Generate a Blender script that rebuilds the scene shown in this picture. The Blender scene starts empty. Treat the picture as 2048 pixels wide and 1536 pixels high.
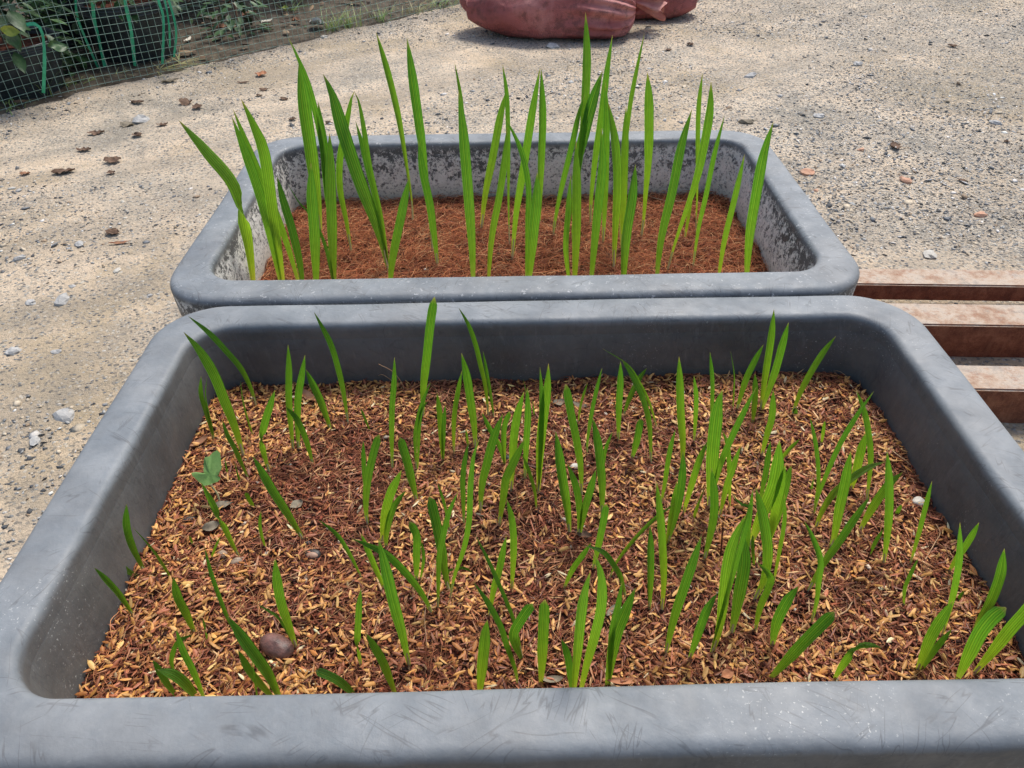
import bpy, math, random
import numpy as np
from mathutils import Vector, Matrix

random.seed(7)
RNG = np.random.default_rng(7)
SC = bpy.context.scene
COL = SC.collection

# ------------------------------------------------------------------ camera, sky, sun, exposure
PITCH, ROLL, FPX = 0.6776, -0.0144, 1494.0
CAM = np.array([0.0, 0.0, 0.73])
_R = np.array([1.0, 0, 0]); _F = np.array([0, math.cos(PITCH), -math.sin(PITCH)]); _U = np.cross(_R, _F)
_c, _s = math.cos(ROLL), math.sin(ROLL)
CR, CU, CF = _R * _c + _U * _s, _U * _c - _R * _s, _F
cam_data = bpy.data.cameras.new('camera')
cam_data.sensor_width = 36.0
cam_data.lens = FPX / 2048 * 36
cam_data.clip_start = 0.02
cam_data.clip_end = 300
cam = bpy.data.objects.new('camera', cam_data)
COL.objects.link(cam)
cam.matrix_world = Matrix(((CR[0], CU[0], -CF[0], CAM[0]), (CR[1], CU[1], -CF[1], CAM[1]), (CR[2], CU[2], -CF[2], CAM[2]), (0, 0, 0, 1)))
SC.camera = cam

SUN_EL, SUN_AZ = math.radians(60), math.radians(28)      # behind the tubs, slightly to the right
world = bpy.data.worlds.new('World'); SC.world = world; world.use_nodes = True
wn = world.node_tree.nodes; wl = world.node_tree.links
sky = wn.new('ShaderNodeTexSky'); sky.sky_type = 'NISHITA'; sky.sun_disc = False
sky.sun_elevation = SUN_EL; sky.sun_rotation = SUN_AZ
sky.air_density = 1.0; sky.dust_density = 3.0; sky.ozone_density = 1.0
wn['Background'].inputs[1].default_value = 0.13
wl.new(sky.outputs[0], wn['Background'].inputs[0])
sd = bpy.data.lights.new('sun', 'SUN'); sd.energy = 2.0; sd.angle = math.radians(14); sd.color = (1, 0.96, 0.89)
sun = bpy.data.objects.new('sun', sd); COL.objects.link(sun)
sdir = Vector((math.sin(SUN_AZ) * math.cos(SUN_EL), math.cos(SUN_AZ) * math.cos(SUN_EL), math.sin(SUN_EL)))
sun.rotation_euler = sdir.to_track_quat('Z', 'Y').to_euler()
sun.location = (1, 3, 5)
SC.view_settings.view_transform = 'Standard'; SC.view_settings.look = 'None'
SC.view_settings.exposure = 0.55; SC.view_settings.gamma = 1.0; SC.view_settings.use_curve_mapping = False

# ------------------------------------------------------------------ helpers
def ray(x, y):
    return CF + CR * (x - 1024) / FPX + CU * (768 - y) / FPX

def on_z(x, y, z):                     # world point on the level plane z seen at a photo position
    d = ray(x, y); return CAM + d * ((z - CAM[2]) / d[2])

def on_y(x, y, Y):
    d = ray(x, y); return CAM + d * (Y / d[1])

def depth(P):
    return float(np.dot(np.array(P) - CAM, CF))

def tag(o, label=None, cat=None, group=None, kind=None):
    if label: o['label'] = label
    if cat: o['category'] = cat
    if group: o['group'] = group
    if kind: o['kind'] = kind
    return o

def obj(name, me, mat=None, parent=None, loc=None):
    o = bpy.data.objects.new(name, me); COL.objects.link(o)
    if mat is not None and me is not None and len(me.materials) == 0: me.materials.append(mat)
    if parent is not None: o.parent = parent
    if loc is not None: o.location = loc
    return o

def empty(name, loc=(0, 0, 0)):
    o = bpy.data.objects.new(name, None); o.empty_display_size = 0.02; COL.objects.link(o); o.location = loc
    return o

def mesh_np(name, V, Fc, col=None, uv=None, smooth=True):
    """V (n,3), Fc (m,3|4) arrays; col (n,3) point colours; uv (n,2) point uvs"""
    V = np.asarray(V, np.float32); Fc = np.asarray(Fc, np.int32)
    me = bpy.data.meshes.new(name)
    k = Fc.shape[1]; m = len(Fc)
    me.vertices.add(len(V)); me.vertices.foreach_set('co', V.ravel())
    me.loops.add(m * k); me.loops.foreach_set('vertex_index', Fc.ravel())
    me.polygons.add(m); me.polygons.foreach_set('loop_start', np.arange(0, m * k, k, dtype=np.int32))
    me.update(calc_edges=True); me.validate()
    if smooth: me.polygons.foreach_set('use_smooth', np.ones(len(me.polygons), bool))
    if col is not None:
        a = me.color_attributes.new('Col', 'FLOAT_COLOR', 'POINT')
        c4 = np.ones((len(V), 4), np.float32); c4[:, :3] = col; a.data.foreach_set('color', c4.ravel())
    if uv is not None:
        l = me.uv_layers.new(name='UVMap'); idx = np.zeros(len(me.loops), np.int32)
        me.loops.foreach_get('vertex_index', idx); l.data.foreach_set('uv', np.asarray(uv, np.float32)[idx].ravel())
    me.update()
    return me

_LAT = RNG.random((64, 64, 64))
def vnoise(x, y, z=0.0):
    x = np.asarray(x, float); y = np.asarray(y, float); z = np.asarray(z, float) + x * 0
    xi, yi, zi = np.floor(x).astype(int), np.floor(y).astype(int), np.floor(z).astype(int)
    fx, fy, fz = x - xi, y - yi, z - zi
    fx, fy, fz = [t * t * (3 - 2 * t) for t in (fx, fy, fz)]
    r = 0
    for a in (0, 1):
        for b in (0, 1):
            for c in (0, 1):
                w = (fx if a else 1 - fx) * (fy if b else 1 - fy) * (fz if c else 1 - fz)
                r = r + w * _LAT[(xi + a) % 64, (yi + b) % 64, (zi + c) % 64]
    return r

def fbm(x, y, z=0.0, o=4):
    r = 0; a = 0.5; s = 1.0
    for i in range(o):
        r = r + a * vnoise(np.asarray(x) * s + 7.3 * i, np.asarray(y) * s + 3.1 * i, np.asarray(z) * s); a *= 0.5; s *= 2.03
    return r / (1 - 0.5 ** o)

class NT:
    """small node-tree writer"""
    def __init__(s, name):
        s.m = bpy.data.materials.new(name); s.m.use_nodes = True
        s.t = s.m.node_tree; s.N = s.t.nodes; s.L = s.t.links
        s.b = s.N['Principled BSDF']; s.out = s.N['Material Output']
        s.co = s.N.new('ShaderNodeTexCoord')
        s.pos = s.N.new('ShaderNodeNewGeometry')
    def link(s, a, b): s.L.new(a, b)
    def mapping(s, scale=(1, 1, 1), rot=(0, 0, 0), src=None, loc=(0, 0, 0)):
        n = s.N.new('ShaderNodeMapping'); n.inputs['Scale'].default_value = scale; n.inputs['Rotation'].default_value = rot
        n.inputs['Location'].default_value = loc
        s.link(src if src is not None else s.pos.outputs['Position'], n.inputs[0]); return n.outputs[0]
    def noise(s, scale, detail=4, rough=0.55, src=None, dist=0.0):
        n = s.N.new('ShaderNodeTexNoise'); n.inputs['Scale'].default_value = scale; n.inputs['Detail'].default_value = detail
        n.inputs['Roughness'].default_value = rough; n.inputs['Distortion'].default_value = dist
        s.link(src if src is not None else s.pos.outputs['Position'], n.inputs['Vector']); return n.outputs['Fac']
    def voro(s, scale, feature='F1', src=None, out='Distance', rnd=1.0):
        n = s.N.new('ShaderNodeTexVoronoi'); n.feature = feature; n.inputs['Scale'].default_value = scale
        n.inputs['Randomness'].default_value = rnd
        s.link(src if src is not None else s.pos.outputs['Position'], n.inputs['Vector']); return n.outputs[out]
    def ramp(s, fac, stops, interp='LINEAR'):
        n = s.N.new('ShaderNodeValToRGB'); n.color_ramp.interpolation = interp
        e = n.color_ramp.elements
        while len(e) > 1: e.remove(e[-1])
        for i, (p, c) in enumerate(stops):
            if not isinstance(c, (tuple, list)): c = (c, c, c)
            if i == 0: e[0].position = p; e[0].color = (*c, 1)
            else:
                q = e.new(p); q.color = (*c, 1)
        s.link(fac, n.inputs[0]); return n.outputs[0]
    def mix(s, fac, a, b, mode='MIX'):
        n = s.N.new('ShaderNodeMix'); n.data_type = 'RGBA'; n.blend_type = mode
        for v, i in ((fac, 0), (a, 6), (b, 7)):
            if isinstance(v, (int, float)): n.inputs[i].default_value = v if i == 0 else (v, v, v, 1)
            elif isinstance(v, tuple): n.inputs[i].default_value = (*v, 1)
            else: s.link(v, n.inputs[i])
        return n.outputs[2]
    def math(s, op, a, b=0.5, c=None, clamp=False):
        n = s.N.new('ShaderNodeMath'); n.operation = op; n.use_clamp = clamp
        for v, i in ((a, 0), (b, 1), (c, 2)):
            if v is None: continue
            if isinstance(v, (int, float)): n.inputs[i].default_value = v
            else: s.link(v, n.inputs[i])
        return n.outputs[0]
    def attr(s, name='Col'):
        n = s.N.new('ShaderNodeAttribute'); n.attribute_name = name; return n.outputs['Color']
    def sep(s, v):
        n = s.N.new('ShaderNodeSeparateXYZ'); s.link(v, n.inputs[0]); return n.outputs
    def bump(s, h, strength=0.5, dist=0.002, normal=None):
        n = s.N.new('ShaderNodeBump'); n.inputs['Strength'].default_value = strength; n.inputs['Distance'].default_value = dist
        s.link(h, n.inputs['Height'])
        if normal is not None: s.link(normal, n.inputs['Normal'])
        return n.outputs[0]
    def done(s, col=None, rough=None, nrm=None, spec=None):
        for v, k in ((col, 'Base Color'), (rough, 'Roughness'), (nrm, 'Normal'), (spec, 'Specular IOR Level')):
            if v is None: continue
            i = s.b.inputs[k]
            if isinstance(v, (int, float)): i.default_value = v
            elif isinstance(v, tuple): i.default_value = (*v, 1)
            else: s.link(v, i)
        return s.m

def mat_attr(name, rough=0.7, bump_scale=0, bump_d=0.0004, spec=0.3, trans=0.0, var=0.0):
    t = NT(name); c = t.attr()
    if var: c = t.mix(var, c, t.ramp(t.noise(400, 3), [(0.3, 0.25), (0.7, 1.0)]), 'MULTIPLY')
    n = t.bump(t.noise(bump_scale, 3), 0.6, bump_d) if bump_scale else None
    t.done(c, rough, n, spec)
    if trans:
        tr = t.N.new('ShaderNodeBsdfTranslucent'); t.link(c, tr.inputs[0])
        mx = t.N.new('ShaderNodeMixShader'); mx.inputs[0].default_value = trans
        t.link(t.b.outputs[0], mx.inputs[1]); t.link(tr.outputs[0], mx.inputs[2]); t.link(mx.outputs[0], t.out.inputs[0])
    return t.m

# ------------------------------------------------------------------ materials
def make_ground():
    t = NT('packed_sand_and_grit')
    big = t.noise(1.6, 6, 0.65, dist=0.5); mid = t.noise(9, 5, 0.65)
    base = t.ramp(big, [(0.30, (0.40, 0.33, 0.225)), (0.42, (0.62, 0.49, 0.33)), (0.50, (0.80, 0.64, 0.46)), (0.58, (0.76, 0.63, 0.47)), (0.66, (0.42, 0.37, 0.29)), (0.78, (0.34, 0.31, 0.26))])
    base = t.mix(t.ramp(mid, [(0.45, 0.0), (0.65, 0.6)]), base, (0.40, 0.35, 0.28))
    streak = t.noise(1.0, 6, 0.65, src=t.mapping((0.8, 5.5, 1), src=t.mapping((1, 1, 1), (0, 0, -0.61))))
    base = t.mix(t.ramp(streak, [(0.44, 0.0), (0.64, 0.6)]), base, (0.36, 0.31, 0.24))
    wv_ = t.mapping((1, 1.3, 1)); v = t.voro(130, out='Color', src=wv_); vd = t.voro(130, src=wv_)
    chip = t.ramp(t.sep(v)[0], [(0.0, (0.12, 0.125, 0.13)), (0.35, (0.24, 0.245, 0.24)), (0.6, (0.44, 0.44, 0.41)), (0.8, (0.40, 0.34, 0.26)), (1.0, (0.74, 0.71, 0.64))])
    # grit is denser to the right-hand side of the yard
    xs = t.sep(t.pos.outputs['Position'])
    dens = t.math('ADD', t.ramp(t.math('MULTIPLY_ADD', xs[0], 0.45, 0.25), [(0, 0.26), (1, 0.62)]), t.math('MULTIPLY', t.math('SUBTRACT', t.noise(3.2, 4), 0.5), 1.3))
    mask = t.math('MULTIPLY', t.math('LESS_THAN', t.sep(v)[1], dens), t.math('LESS_THAN', vd, t.math('MULTIPLY_ADD', t.sep(v)[2], 0.3, 0.22)))
    c = t.mix(mask, base, chip)
    v2 = t.voro(230, out='Color')
    mask2 = t.math('LESS_THAN', t.sep(v2)[1], t.math('MULTIPLY', dens, 0.8))
    c = t.mix(t.math('MULTIPLY', mask2, 0.7), c, t.ramp(t.sep(v2)[0], [(0, (0.13, 0.13, 0.125)), (0.6, (0.36, 0.33, 0.28)), (1, (0.76, 0.70, 0.58))]))
    c = t.mix(0.5, c, t.ramp(t.noise(260, 3, 0.7), [(0.3, 0.55), (0.6, 1.0)]), 'MULTIPLY')
    h = t.math('ADD', t.math('MULTIPLY', mask, t.math('SUBTRACT', 0.5, vd)), t.math('MULTIPLY', t.noise(120, 5, 0.7), 0.9))
    n = t.bump(h, 1.0, 0.010)
    return t.done(c, 0.9, n, 0.2)

def make_plastic(name, dirt):
    t = NT(name); P = t.pos.outputs['Position']
    nz = t.sep(t.pos.outputs['Normal'])[2]
    z = t.sep(P)[2]
    rim_sky_tint = t.ramp(t.math('ADD', z, t.math('MULTIPLY', t.math('SUBTRACT', t.noise(30, 4), 0.5), 0.010)), [(0.3005, 0.0), (0.3070, 1.0)])  # rim-top mask: sky reflection and dust painted in as a lighter, bluish colour
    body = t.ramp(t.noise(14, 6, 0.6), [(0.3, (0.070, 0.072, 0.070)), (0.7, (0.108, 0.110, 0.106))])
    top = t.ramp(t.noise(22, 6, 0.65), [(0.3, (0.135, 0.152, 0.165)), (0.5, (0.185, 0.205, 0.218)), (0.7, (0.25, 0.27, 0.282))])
    c = t.mix(rim_sky_tint, body, top)
    # scratches: thin iso-lines of stretched noise, three directions
    sc = None
    for rot, sc_, off in ((0.5, (9, 90, 30), 0), (1.9, (12, 110, 30), 5), (2.6, (10, 80, 30), 9), (1.15, (14, 120, 30), 14), (0.08, (8, 100, 30), 21)):
        nn = t.noise(1.0, 2, 0.5, src=t.mapping(sc_, src=t.mapping((1, 1, 1), (0.0, 0.0, rot)), loc=(off, off, 0)), dist=0.12)
        line = t.ramp(t.math('ABSOLUTE', t.math('SUBTRACT', nn, 0.5)), [(0.0, 1.0), (0.016, 0.0)])
        gate = t.ramp(t.noise(16 + off, 2), [(0.55, 0.0), (0.62, 1.0)])
        line = t.math('MULTIPLY', line, gate)
        sc = line if sc is None else t.math('MAXIMUM', sc, line)
    c = t.mix(t.math('MULTIPLY', sc, 0.5), c, (0.045, 0.045, 0.048))
    # pale scuffs and mineral specks
    sp = t.math('MULTIPLY', t.ramp(t.noise(420, 3, 0.7), [(0.62, 0.0), (0.70, 1.0)]), t.ramp(t.noise(11, 3), [(0.52, 0.0), (0.66, 1.0)]))
    c = t.mix(t.math('MULTIPLY', sp, 0.8), c, (0.62, 0.62, 0.58))
    scuff = t.math('MULTIPLY', t.ramp(t.noise(1, 5, 0.7, src=t.mapping((70, 300, 30), src=t.mapping((1, 1, 1), (0, 0, 0.5)))), [(0.55, 0.0), (0.75, 1.0)]), 0.15)
    c = t.mix(scuff, c, (0.36, 0.37, 0.38))
    dust = t.ramp(t.noise(9, 6, 0.75), [(0.42, 0.0), (0.62, 0.2)])
    c = t.mix(dust, c, (0.30, 0.28, 0.25))
    rough = t.ramp(t.noise(60, 4), [(0.3, 0.5), (0.7, 0.72)])
    h = t.noise(180, 5, 0.6)
    if dirt:
        d1 = t.noise(105, 9, 0.80, dist=0.2); d2 = t.noise(8, 3)
        zz = t.ramp(z, [(0.20, 0.30), (0.245, 0.12), (0.31, 0.03)])
        m = t.math('ADD', t.math('ADD', d1, zz), t.math('MULTIPLY', t.math('SUBTRACT', d2, 0.5), 0.35))
        mask = t.ramp(m, [(0.545, 0.0), (0.565, 1.0)])
        below = t.ramp(z, [(0.298, 1.0), (0.302, 0.0)])
        fine = t.ramp(t.noise(230, 4, 0.75), [(0.40, 0.25), (0.46, 1.0)])
        mask = t.math('MULTIPLY', t.math('MULTIPLY', mask, below), fine)
        low = t.ramp(z, [(0.215, 1.0), (0.25, 0.0)])
        cem = t.mix(low, t.ramp(t.noise(90, 5), [(0.3, (0.58, 0.56, 0.50)), (0.7, (0.76, 0.73, 0.66))]), (0.44, 0.38, 0.28))
        c = t.mix(mask, c, cem)
        # whitish crust along the inner lip
        lip = t.math('MULTIPLY', t.ramp(z, [(0.288, 0.0), (0.300, 1.0), (0.309, 1.0), (0.3105, 0.0)]), t.ramp(t.noise(160, 5, 0.8), [(0.60, 0.0), (0.65, 0.8)]))
        c = t.mix(lip, c, (0.62, 0.62, 0.6))
        rough = t.mix(mask, rough, 0.9)
        h = t.math('ADD', h, t.math('MULTIPLY', mask, 1.2))
    n = t.bump(h, 0.35, 0.0012)
    t.done(c, rough, n, 0.5)
    return t.m

def make_leafmat():
    t = NT('palm_leaf_green')
    u, v, _ = t.sep(t.co.outputs['UV'])
    oi = t.N.new('ShaderNodeObjectInfo')
    c = t.ramp(v, [(0.0, (0.60, 0.60, 0.30)), (0.06, (0.44, 0.54, 0.12)), (0.20, (0.24, 0.44, 0.045)), (0.6, (0.15, 0.36, 0.04)), (0.95, (0.10, 0.28, 0.035)), (0.985, (0.30, 0.34, 0.12)), (1.0, (0.52, 0.44, 0.26))])
    var = t.ramp(oi.outputs['Random'], [(0, (0.70, 0.82, 0.9)), (0.5, (1.0, 1.0, 1.0)), (1, (1.4, 1.15, 1.0))])
    c = t.mix(1.0, c, var, 'MULTIPLY')
    s1 = t.math('SINE', t.math('MULTIPLY', u, 2 * math.pi * 6)); s2 = t.math('SINE', t.math('MULTIPLY', u, 2 * math.pi * 19))
    st = t.math('ADD', t.math('MULTIPLY', s1, 0.38), t.math('MULTIPLY', s2, 0.12))
    c = t.mix(1.0, c, t.mix(t.math('ADD', st, 0.5), 0.7, 1.3), 'MULTIPLY')
    mid = t.ramp(t.math('ABSOLUTE', t.math('SUBTRACT', u, 0.36)), [(0.0, 0.8), (0.04, 0.0)])
    c = t.mix(mid, c, (0.30, 0.48, 0.06))
    mid2 = t.ramp(t.math('ABSOLUTE', t.math('SUBTRACT', u, 0.68)), [(0.0, 0.65), (0.03, 0.0)])
    c = t.mix(mid2, c, (0.30, 0.48, 0.06))
    c = t.mix(0.35, c, t.ramp(t.noise(120, 4), [(0.3, 0.6), (0.6, 1.0)]), 'MULTIPLY')
    n = t.bump(t.math('ADD', s1, t.math('MULTIPLY', s2, 0.4)), 0.8, 0.0008)
    t.done(c, 0.38, n, 0.45)
    tc = t.mix(1.0, c, (1.35, 1.35, 0.55), 'MULTIPLY')
    tr = t.N.new('ShaderNodeBsdfTranslucent'); t.link(tc, tr.inputs[0])
    mx = t.N.new('ShaderNodeMixShader'); mx.inputs[0].default_value = 0.48
    t.link(t.b.outputs[0], mx.inputs[1]); t.link(tr.outputs[0], mx.inputs[2]); t.link(mx.outputs[0], t.out.inputs[0])
    return t.m

def simple(name, c, rough=0.6, c2=None, ns=20, bs=0, bd=0.001, spec=0.4, lo=0.35, hi=0.65):
    t = NT(name)
    col = c if c2 is None else t.ramp(t.noise(ns, 5, 0.65), [(lo, c), (hi, c2)])
    n = t.bump(t.noise(bs, 5, 0.65), 0.6, bd) if bs else None
    return t.done(col, rough, n, spec)

M_GROUND = make_ground()
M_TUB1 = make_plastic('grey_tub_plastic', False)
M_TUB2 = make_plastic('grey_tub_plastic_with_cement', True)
M_LEAF = make_leafmat()
M_BITS = mat_attr('mulch_bits', 0.75, 900, 0.0003, 0.25, var=0.5)
M_HUSK = mat_attr('rice_husk', 0.5, 1500, 0.0002, 0.4, var=0.3)
M_FIBRE = mat_attr('coir_fibre', 0.7, 0, spec=0.25)
M_GRAVEL = mat_attr('gravel_chip', 0.85, 600, 0.0006, 0.25, var=0.35)
M_PEAT = simple('damp_coir_peat', (0.06, 0.022, 0.014), 0.9, (0.17, 0.060, 0.036), 70, 330, 0.004, 0.15)
M_PEAT2 = simple('red_coir_peat', (0.08, 0.026, 0.013), 0.9, (0.21, 0.075, 0.035), 60, 260, 0.004, 0.15)

def make_rust():
    t = NT('rusty_steel_with_dust')
    rust = t.ramp(t.noise(45, 7, 0.7), [(0.3, (0.13, 0.046, 0.028)), (0.5, (0.26, 0.095, 0.05)), (0.7, (0.40, 0.17, 0.09))])
    rust = t.mix(0.6, rust, t.ramp(t.noise(500, 4, 0.8), [(0.35, 0.4), (0.6, 1.0)]), 'MULTIPLY')
    nz = t.sep(t.pos.outputs['Normal'])[2]
    dustc = t.ramp(t.noise(22, 7, 0.75), [(0.36, (0.33, 0.20, 0.13)), (0.46, (0.46, 0.34, 0.25)), (0.55, (0.52, 0.43, 0.34)), (0.66, (0.38, 0.32, 0.27))])
    m = t.ramp(t.math('ADD', nz, t.math('MULTIPLY', t.math('SUBTRACT', t.noise(30, 5, 0.7), 0.5), 0.9)), [(0.55, 0.0), (0.75, 1.0)])
    c = t.mix(m, rust, dustc)
    z = t.sep(t.pos.outputs['Position'])[2]
    drip = t.ramp(t.math('ADD', z, t.math('MULTIPLY', t.noise(60, 5, 0.75), 0.04)), [(0.083, 0.0), (0.0845, 0.85)])
    c = t.mix(drip, c, (0.33, 0.28, 0.23))
    c = t.mix(t.ramp(t.noise(1, 4, 0.7, src=t.mapping((70, 70, 8))), [(0.52, 0.0), (0.66, 0.5)]), c, (0.30, 0.13, 0.07))
    return t.done(c, 0.85, t.bump(t.noise(260, 6, 0.75), 0.7, 0.002), 0.25)
M_RUST = make_rust()

# ------------------------------------------------------------------ ground
def build_ground():
    # fine, uneven sheet around the scene, joined on its rim to a coarse sheet out to the horizon
    xs = np.concatenate([[-60, -20, -8, -4], np.linspace(-2.4, 2.8, 300), [5, 9, 20, 60]])
    ys = np.concatenate([[-60, -15, -4, -1], np.linspace(-0.4, 5.2, 320), [7, 11, 25, 60]])
    X, Y = np.meshgrid(xs, ys)
    Z = (fbm(X * 3, Y * 3, 0.5, 3) - 0.5) * 0.012 + (fbm(X * 22, Y * 22, 1.5, 3) - 0.5) * 0.008
    rim = np.clip(np.minimum.reduce([X + 2.6, 3.0 - X, Y + 0.6, 5.4 - Y]) / 0.3, 0, 1)
    Z = Z * rim - 0.002
    nx, ny = len(xs), len(ys)
    V = np.stack([X.ravel(), Y.ravel(), Z.ravel()], 1)
    i, j = np.meshgrid(np.arange(nx - 1), np.arange(ny - 1)); a = (j * nx + i).ravel()
    Fc = np.stack([a, a + 1, a + nx + 1, a + nx], 1)
    o = obj('ground', mesh_np('ground', V, Fc), M_GROUND); o['kind'] = 'structure'
    return o
build_ground()

def ground_z(x, y):
    return (fbm(x * 3, y * 3, 0.5, 3) - 0.5) * 0.012 + (fbm(x * 22, y * 22, 1.5, 3) - 0.5) * 0.008 - 0.002

# fence line: points (x, y) on the ground
FA = np.array([-1.47, 2.19]); FD = np.array([0.7, 0.714]); FD = FD / np.linalg.norm(FD); FN = np.array([-FD[1], FD[0]])
def behind_fence(x, y): return (x - FA[0]) * FN[0] + (y - FA[1]) * FN[1]

# dark brown soil behind the fence; its low albedo also carries the shade there
def build_soil_bed():
    nu, nv = 160, 90
    U = np.linspace(-1.6, 3.4, nu); Vv = np.linspace(-0.005, 3.0, nv)
    A, B = np.meshgrid(U, Vv)
    edge = (fbm(U * 8, U * 0 + 4, 0, 3) - 0.5) * 0.06
    Bn = B + edge[None, :] * np.clip(1 - B / 0.4, 0, 1)
    X = FA[0] + FD[0] * A + FN[0] * Bn; Y = FA[1] + FD[1] * A + FN[1] * Bn
    Z = ground_z(X, Y) + 0.004 + (fbm(X * 9, Y * 9, 3, 4) - 0.4) * 0.022 * np.clip(B / 0.15, 0, 1)
    Z[0, :] = ground_z(X[0], Y[0]) - 0.004
    V = np.stack([X.ravel(), Y.ravel(), Z.ravel()], 1)
    i, j = np.meshgrid(np.arange(nu - 1), np.arange(nv - 1)); a = (j * nu + i).ravel()
    Fc = np.stack([a, a + 1, a + nu + 1, a + nu], 1)
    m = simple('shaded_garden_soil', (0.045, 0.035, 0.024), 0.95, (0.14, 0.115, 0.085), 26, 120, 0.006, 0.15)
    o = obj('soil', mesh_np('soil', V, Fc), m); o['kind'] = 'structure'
build_soil_bed()

# ---------------- scattered chips: icosahedron-like 8-face stones
def stone_template():
    V = np.array([(1, 0, 0), (0.3, 0.95, 0.1), (-0.8, 0.6, 0), (-0.9, -0.5, 0.1), (0.2, -1, 0), (0.1, 0.1, 0.75), (-0.2, -0.1, -0.6)])
    Fc = [(0, 1, 5), (1, 2, 5), (2, 3, 5), (3, 4, 5), (4, 0, 5), (1, 0, 6), (2, 1, 6), (3, 2, 6), (4, 3, 6), (0, 4, 6)]
    return V, np.array(Fc)

def scatter(name, T, P, S, R3, C, mat, jit=0.0, parent=None, smooth=False):
    """T=(V,F) template, P (n,3), S (n,3) scales, R3 (n,3,3) rotations, C (n,3)"""
    TV, TF = T; n = len(P); k = len(TV)
    V = TV[None] * S[:, None, :]
    if jit: V = V * (1 + (RNG.random((n, k, 1)) - 0.5) * jit)
    V = np.einsum('nij,nkj->nki', R3, V) + P[:, None, :]
    Fc = TF[None] + (np.arange(n) * k)[:, None, None]
    col = np.repeat(C, k, 0)
    me = mesh_np(name, V.reshape(-1, 3), Fc.reshape(-1, TF.shape[1]), col, smooth=smooth)
    return obj(name, me, mat, parent)

def rots(n, tilt):
    yaw = RNG.random(n) * 2 * np.pi; a = RNG.normal(0, tilt, n); b = RNG.normal(0, tilt, n)
    cy, sy, ca, sa, cb, sb = np.cos(yaw), np.sin(yaw), np.cos(a), np.sin(a), np.cos(b), np.sin(b)
    Z0 = np.zeros(n); O = np.ones(n)
    Rz = np.stack([cy, -sy, Z0, sy, cy, Z0, Z0, Z0, O], 1).reshape(n, 3, 3)
    Rx = np.stack([O, Z0, Z0, Z0, ca, -sa, Z0, sa, ca], 1).reshape(n, 3, 3)
    Ry = np.stack([cb, Z0, sb, Z0, O, Z0, -sb, Z0, cb], 1).reshape(n, 3, 3)
    return Rz @ Rx @ Ry

def pick(n, pal, var=0.15):
    pal = np.array(pal); w = pal[:, 3] / pal[:, 3].sum()
    i = RNG.choice(len(pal), n, p=w)
    return np.clip(pal[i, :3] * (1 + RNG.normal(0, var, (n, 1))), 0.005, 0.9)

def build_gravel():
    N = 330000
    y = 0.25 + (RNG.random(N) ** 1.25) * 4.6
    x = (RNG.random(N) * 2 - 1) * (0.75 + 0.78 * y)
    keep = ~((np.abs(x) < 0.33) & (y > 0.2) & (y < 1.1))
    keep &= behind_fence(x, y) < 0.035
    dens = 0.12 + 0.30 * np.clip((x + 0.2) / 1.4, 0, 1) + 1.2 * (fbm(x * 2.6, y * 2.6, 9, 4) - 0.47) * 2
    near_f = np.clip(1 - np.abs(behind_fence(x, y) + 0.07) / 0.16, 0, 1)
    dens = dens + near_f * (0.35 + 1.6 * np.clip(fbm(x * 4, y * 4, 2, 3) - 0.42, 0, 1) * 2)
    keep &= RNG.random(N) < dens
    x, y = x[keep], y[keep]; n = len(x)
    s = 0.0014 + 0.0036 * RNG.random(n) ** 2.4
    big = RNG.random(n) < 0.035; s = np.where(big, s * 2.1, s)
    S = np.stack([s * (0.8 + RNG.random(n) * 0.7), s * (0.7 + RNG.random(n) * 0.4), s * (0.25 + RNG.random(n) * 0.3)], 1)
    P = np.stack([x, y, ground_z(x, y) + S[:, 2] * 0.15], 1)
    C = pick(n, [(0.11, 0.115, 0.12, 3), (0.24, 0.25, 0.255, 4), (0.46, 0.46, 0.44, 3), (0.60, 0.51, 0.38, 4), (0.75, 0.71, 0.65, 2.2), (0.38, 0.28, 0.19, 1)])
    o = scatter('gravel', stone_template(), P, S, rots(n, 0.35), C, M_GRAVEL, 0.5)
    tag(o, 'fine grey and beige gravel chips strewn over the sandy yard', 'gravel', None, 'stuff')
build_gravel()

# ------------------------------------------------------------------ rusty rack under the tubs
def box_mesh(name, x0, x1, y0, y1, z0, z1, bev=0.0025, wob=0.0):
    import bmesh
    bm = bmesh.new()
    bmesh.ops.create_cube(bm, size=1)
    for v in bm.verts:
        v.co = Vector(((x0 + x1) / 2 + v.co.x * (x1 - x0), (y0 + y1) / 2 + v.co.y * (y1 - y0), (z0 + z1) / 2 + v.co.z * (z1 - z0)))
    bmesh.ops.bevel(bm, geom=bm.edges[:], offset=bev, segments=3, affect='EDGES')
    me = bpy.data.meshes.new(name); bm.to_mesh(me); bm.free()
    for p in me.polygons: p.use_smooth = p.area < 0.0006
    return me

rack = empty('steel_rack', (0.3, 0.7, 0)); rack.rotation_euler = (0, 0, math.radians(-3.0))
tag(rack, 'rack of rusty dust-covered square steel beams lying under the two grey tubs', 'steel rack')
def rack_y(x, y):      # world point -> rack-local
    c, s = math.cos(math.radians(3)), math.sin(math.radians(3)); dx, dy = x - 0.3, y - 0.7
    return c * dx - s * dy, s * dx + c * dy
for (xr, yn, yf, z0) in ((0.85, 1.077, 1.131, 0.028), (0.80, 0.959, 1.022, 0.0), (0.72, 0.802, 0.860, 0.0), (0.5, 0.56, 0.62, 0.0), (0.5, 0.27, 0.33, 0.0)):
    _, a = rack_y(xr, yn); _, b = rack_y(xr, yf)
    x1 = 1.35 if yn > 0.7 else 0.02
    obj('beam', box_mesh('beam', -0.55, x1, a, b, z0 - (0.004 if z0 == 0 else 0), 0.06), M_RUST, rack)
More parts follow.
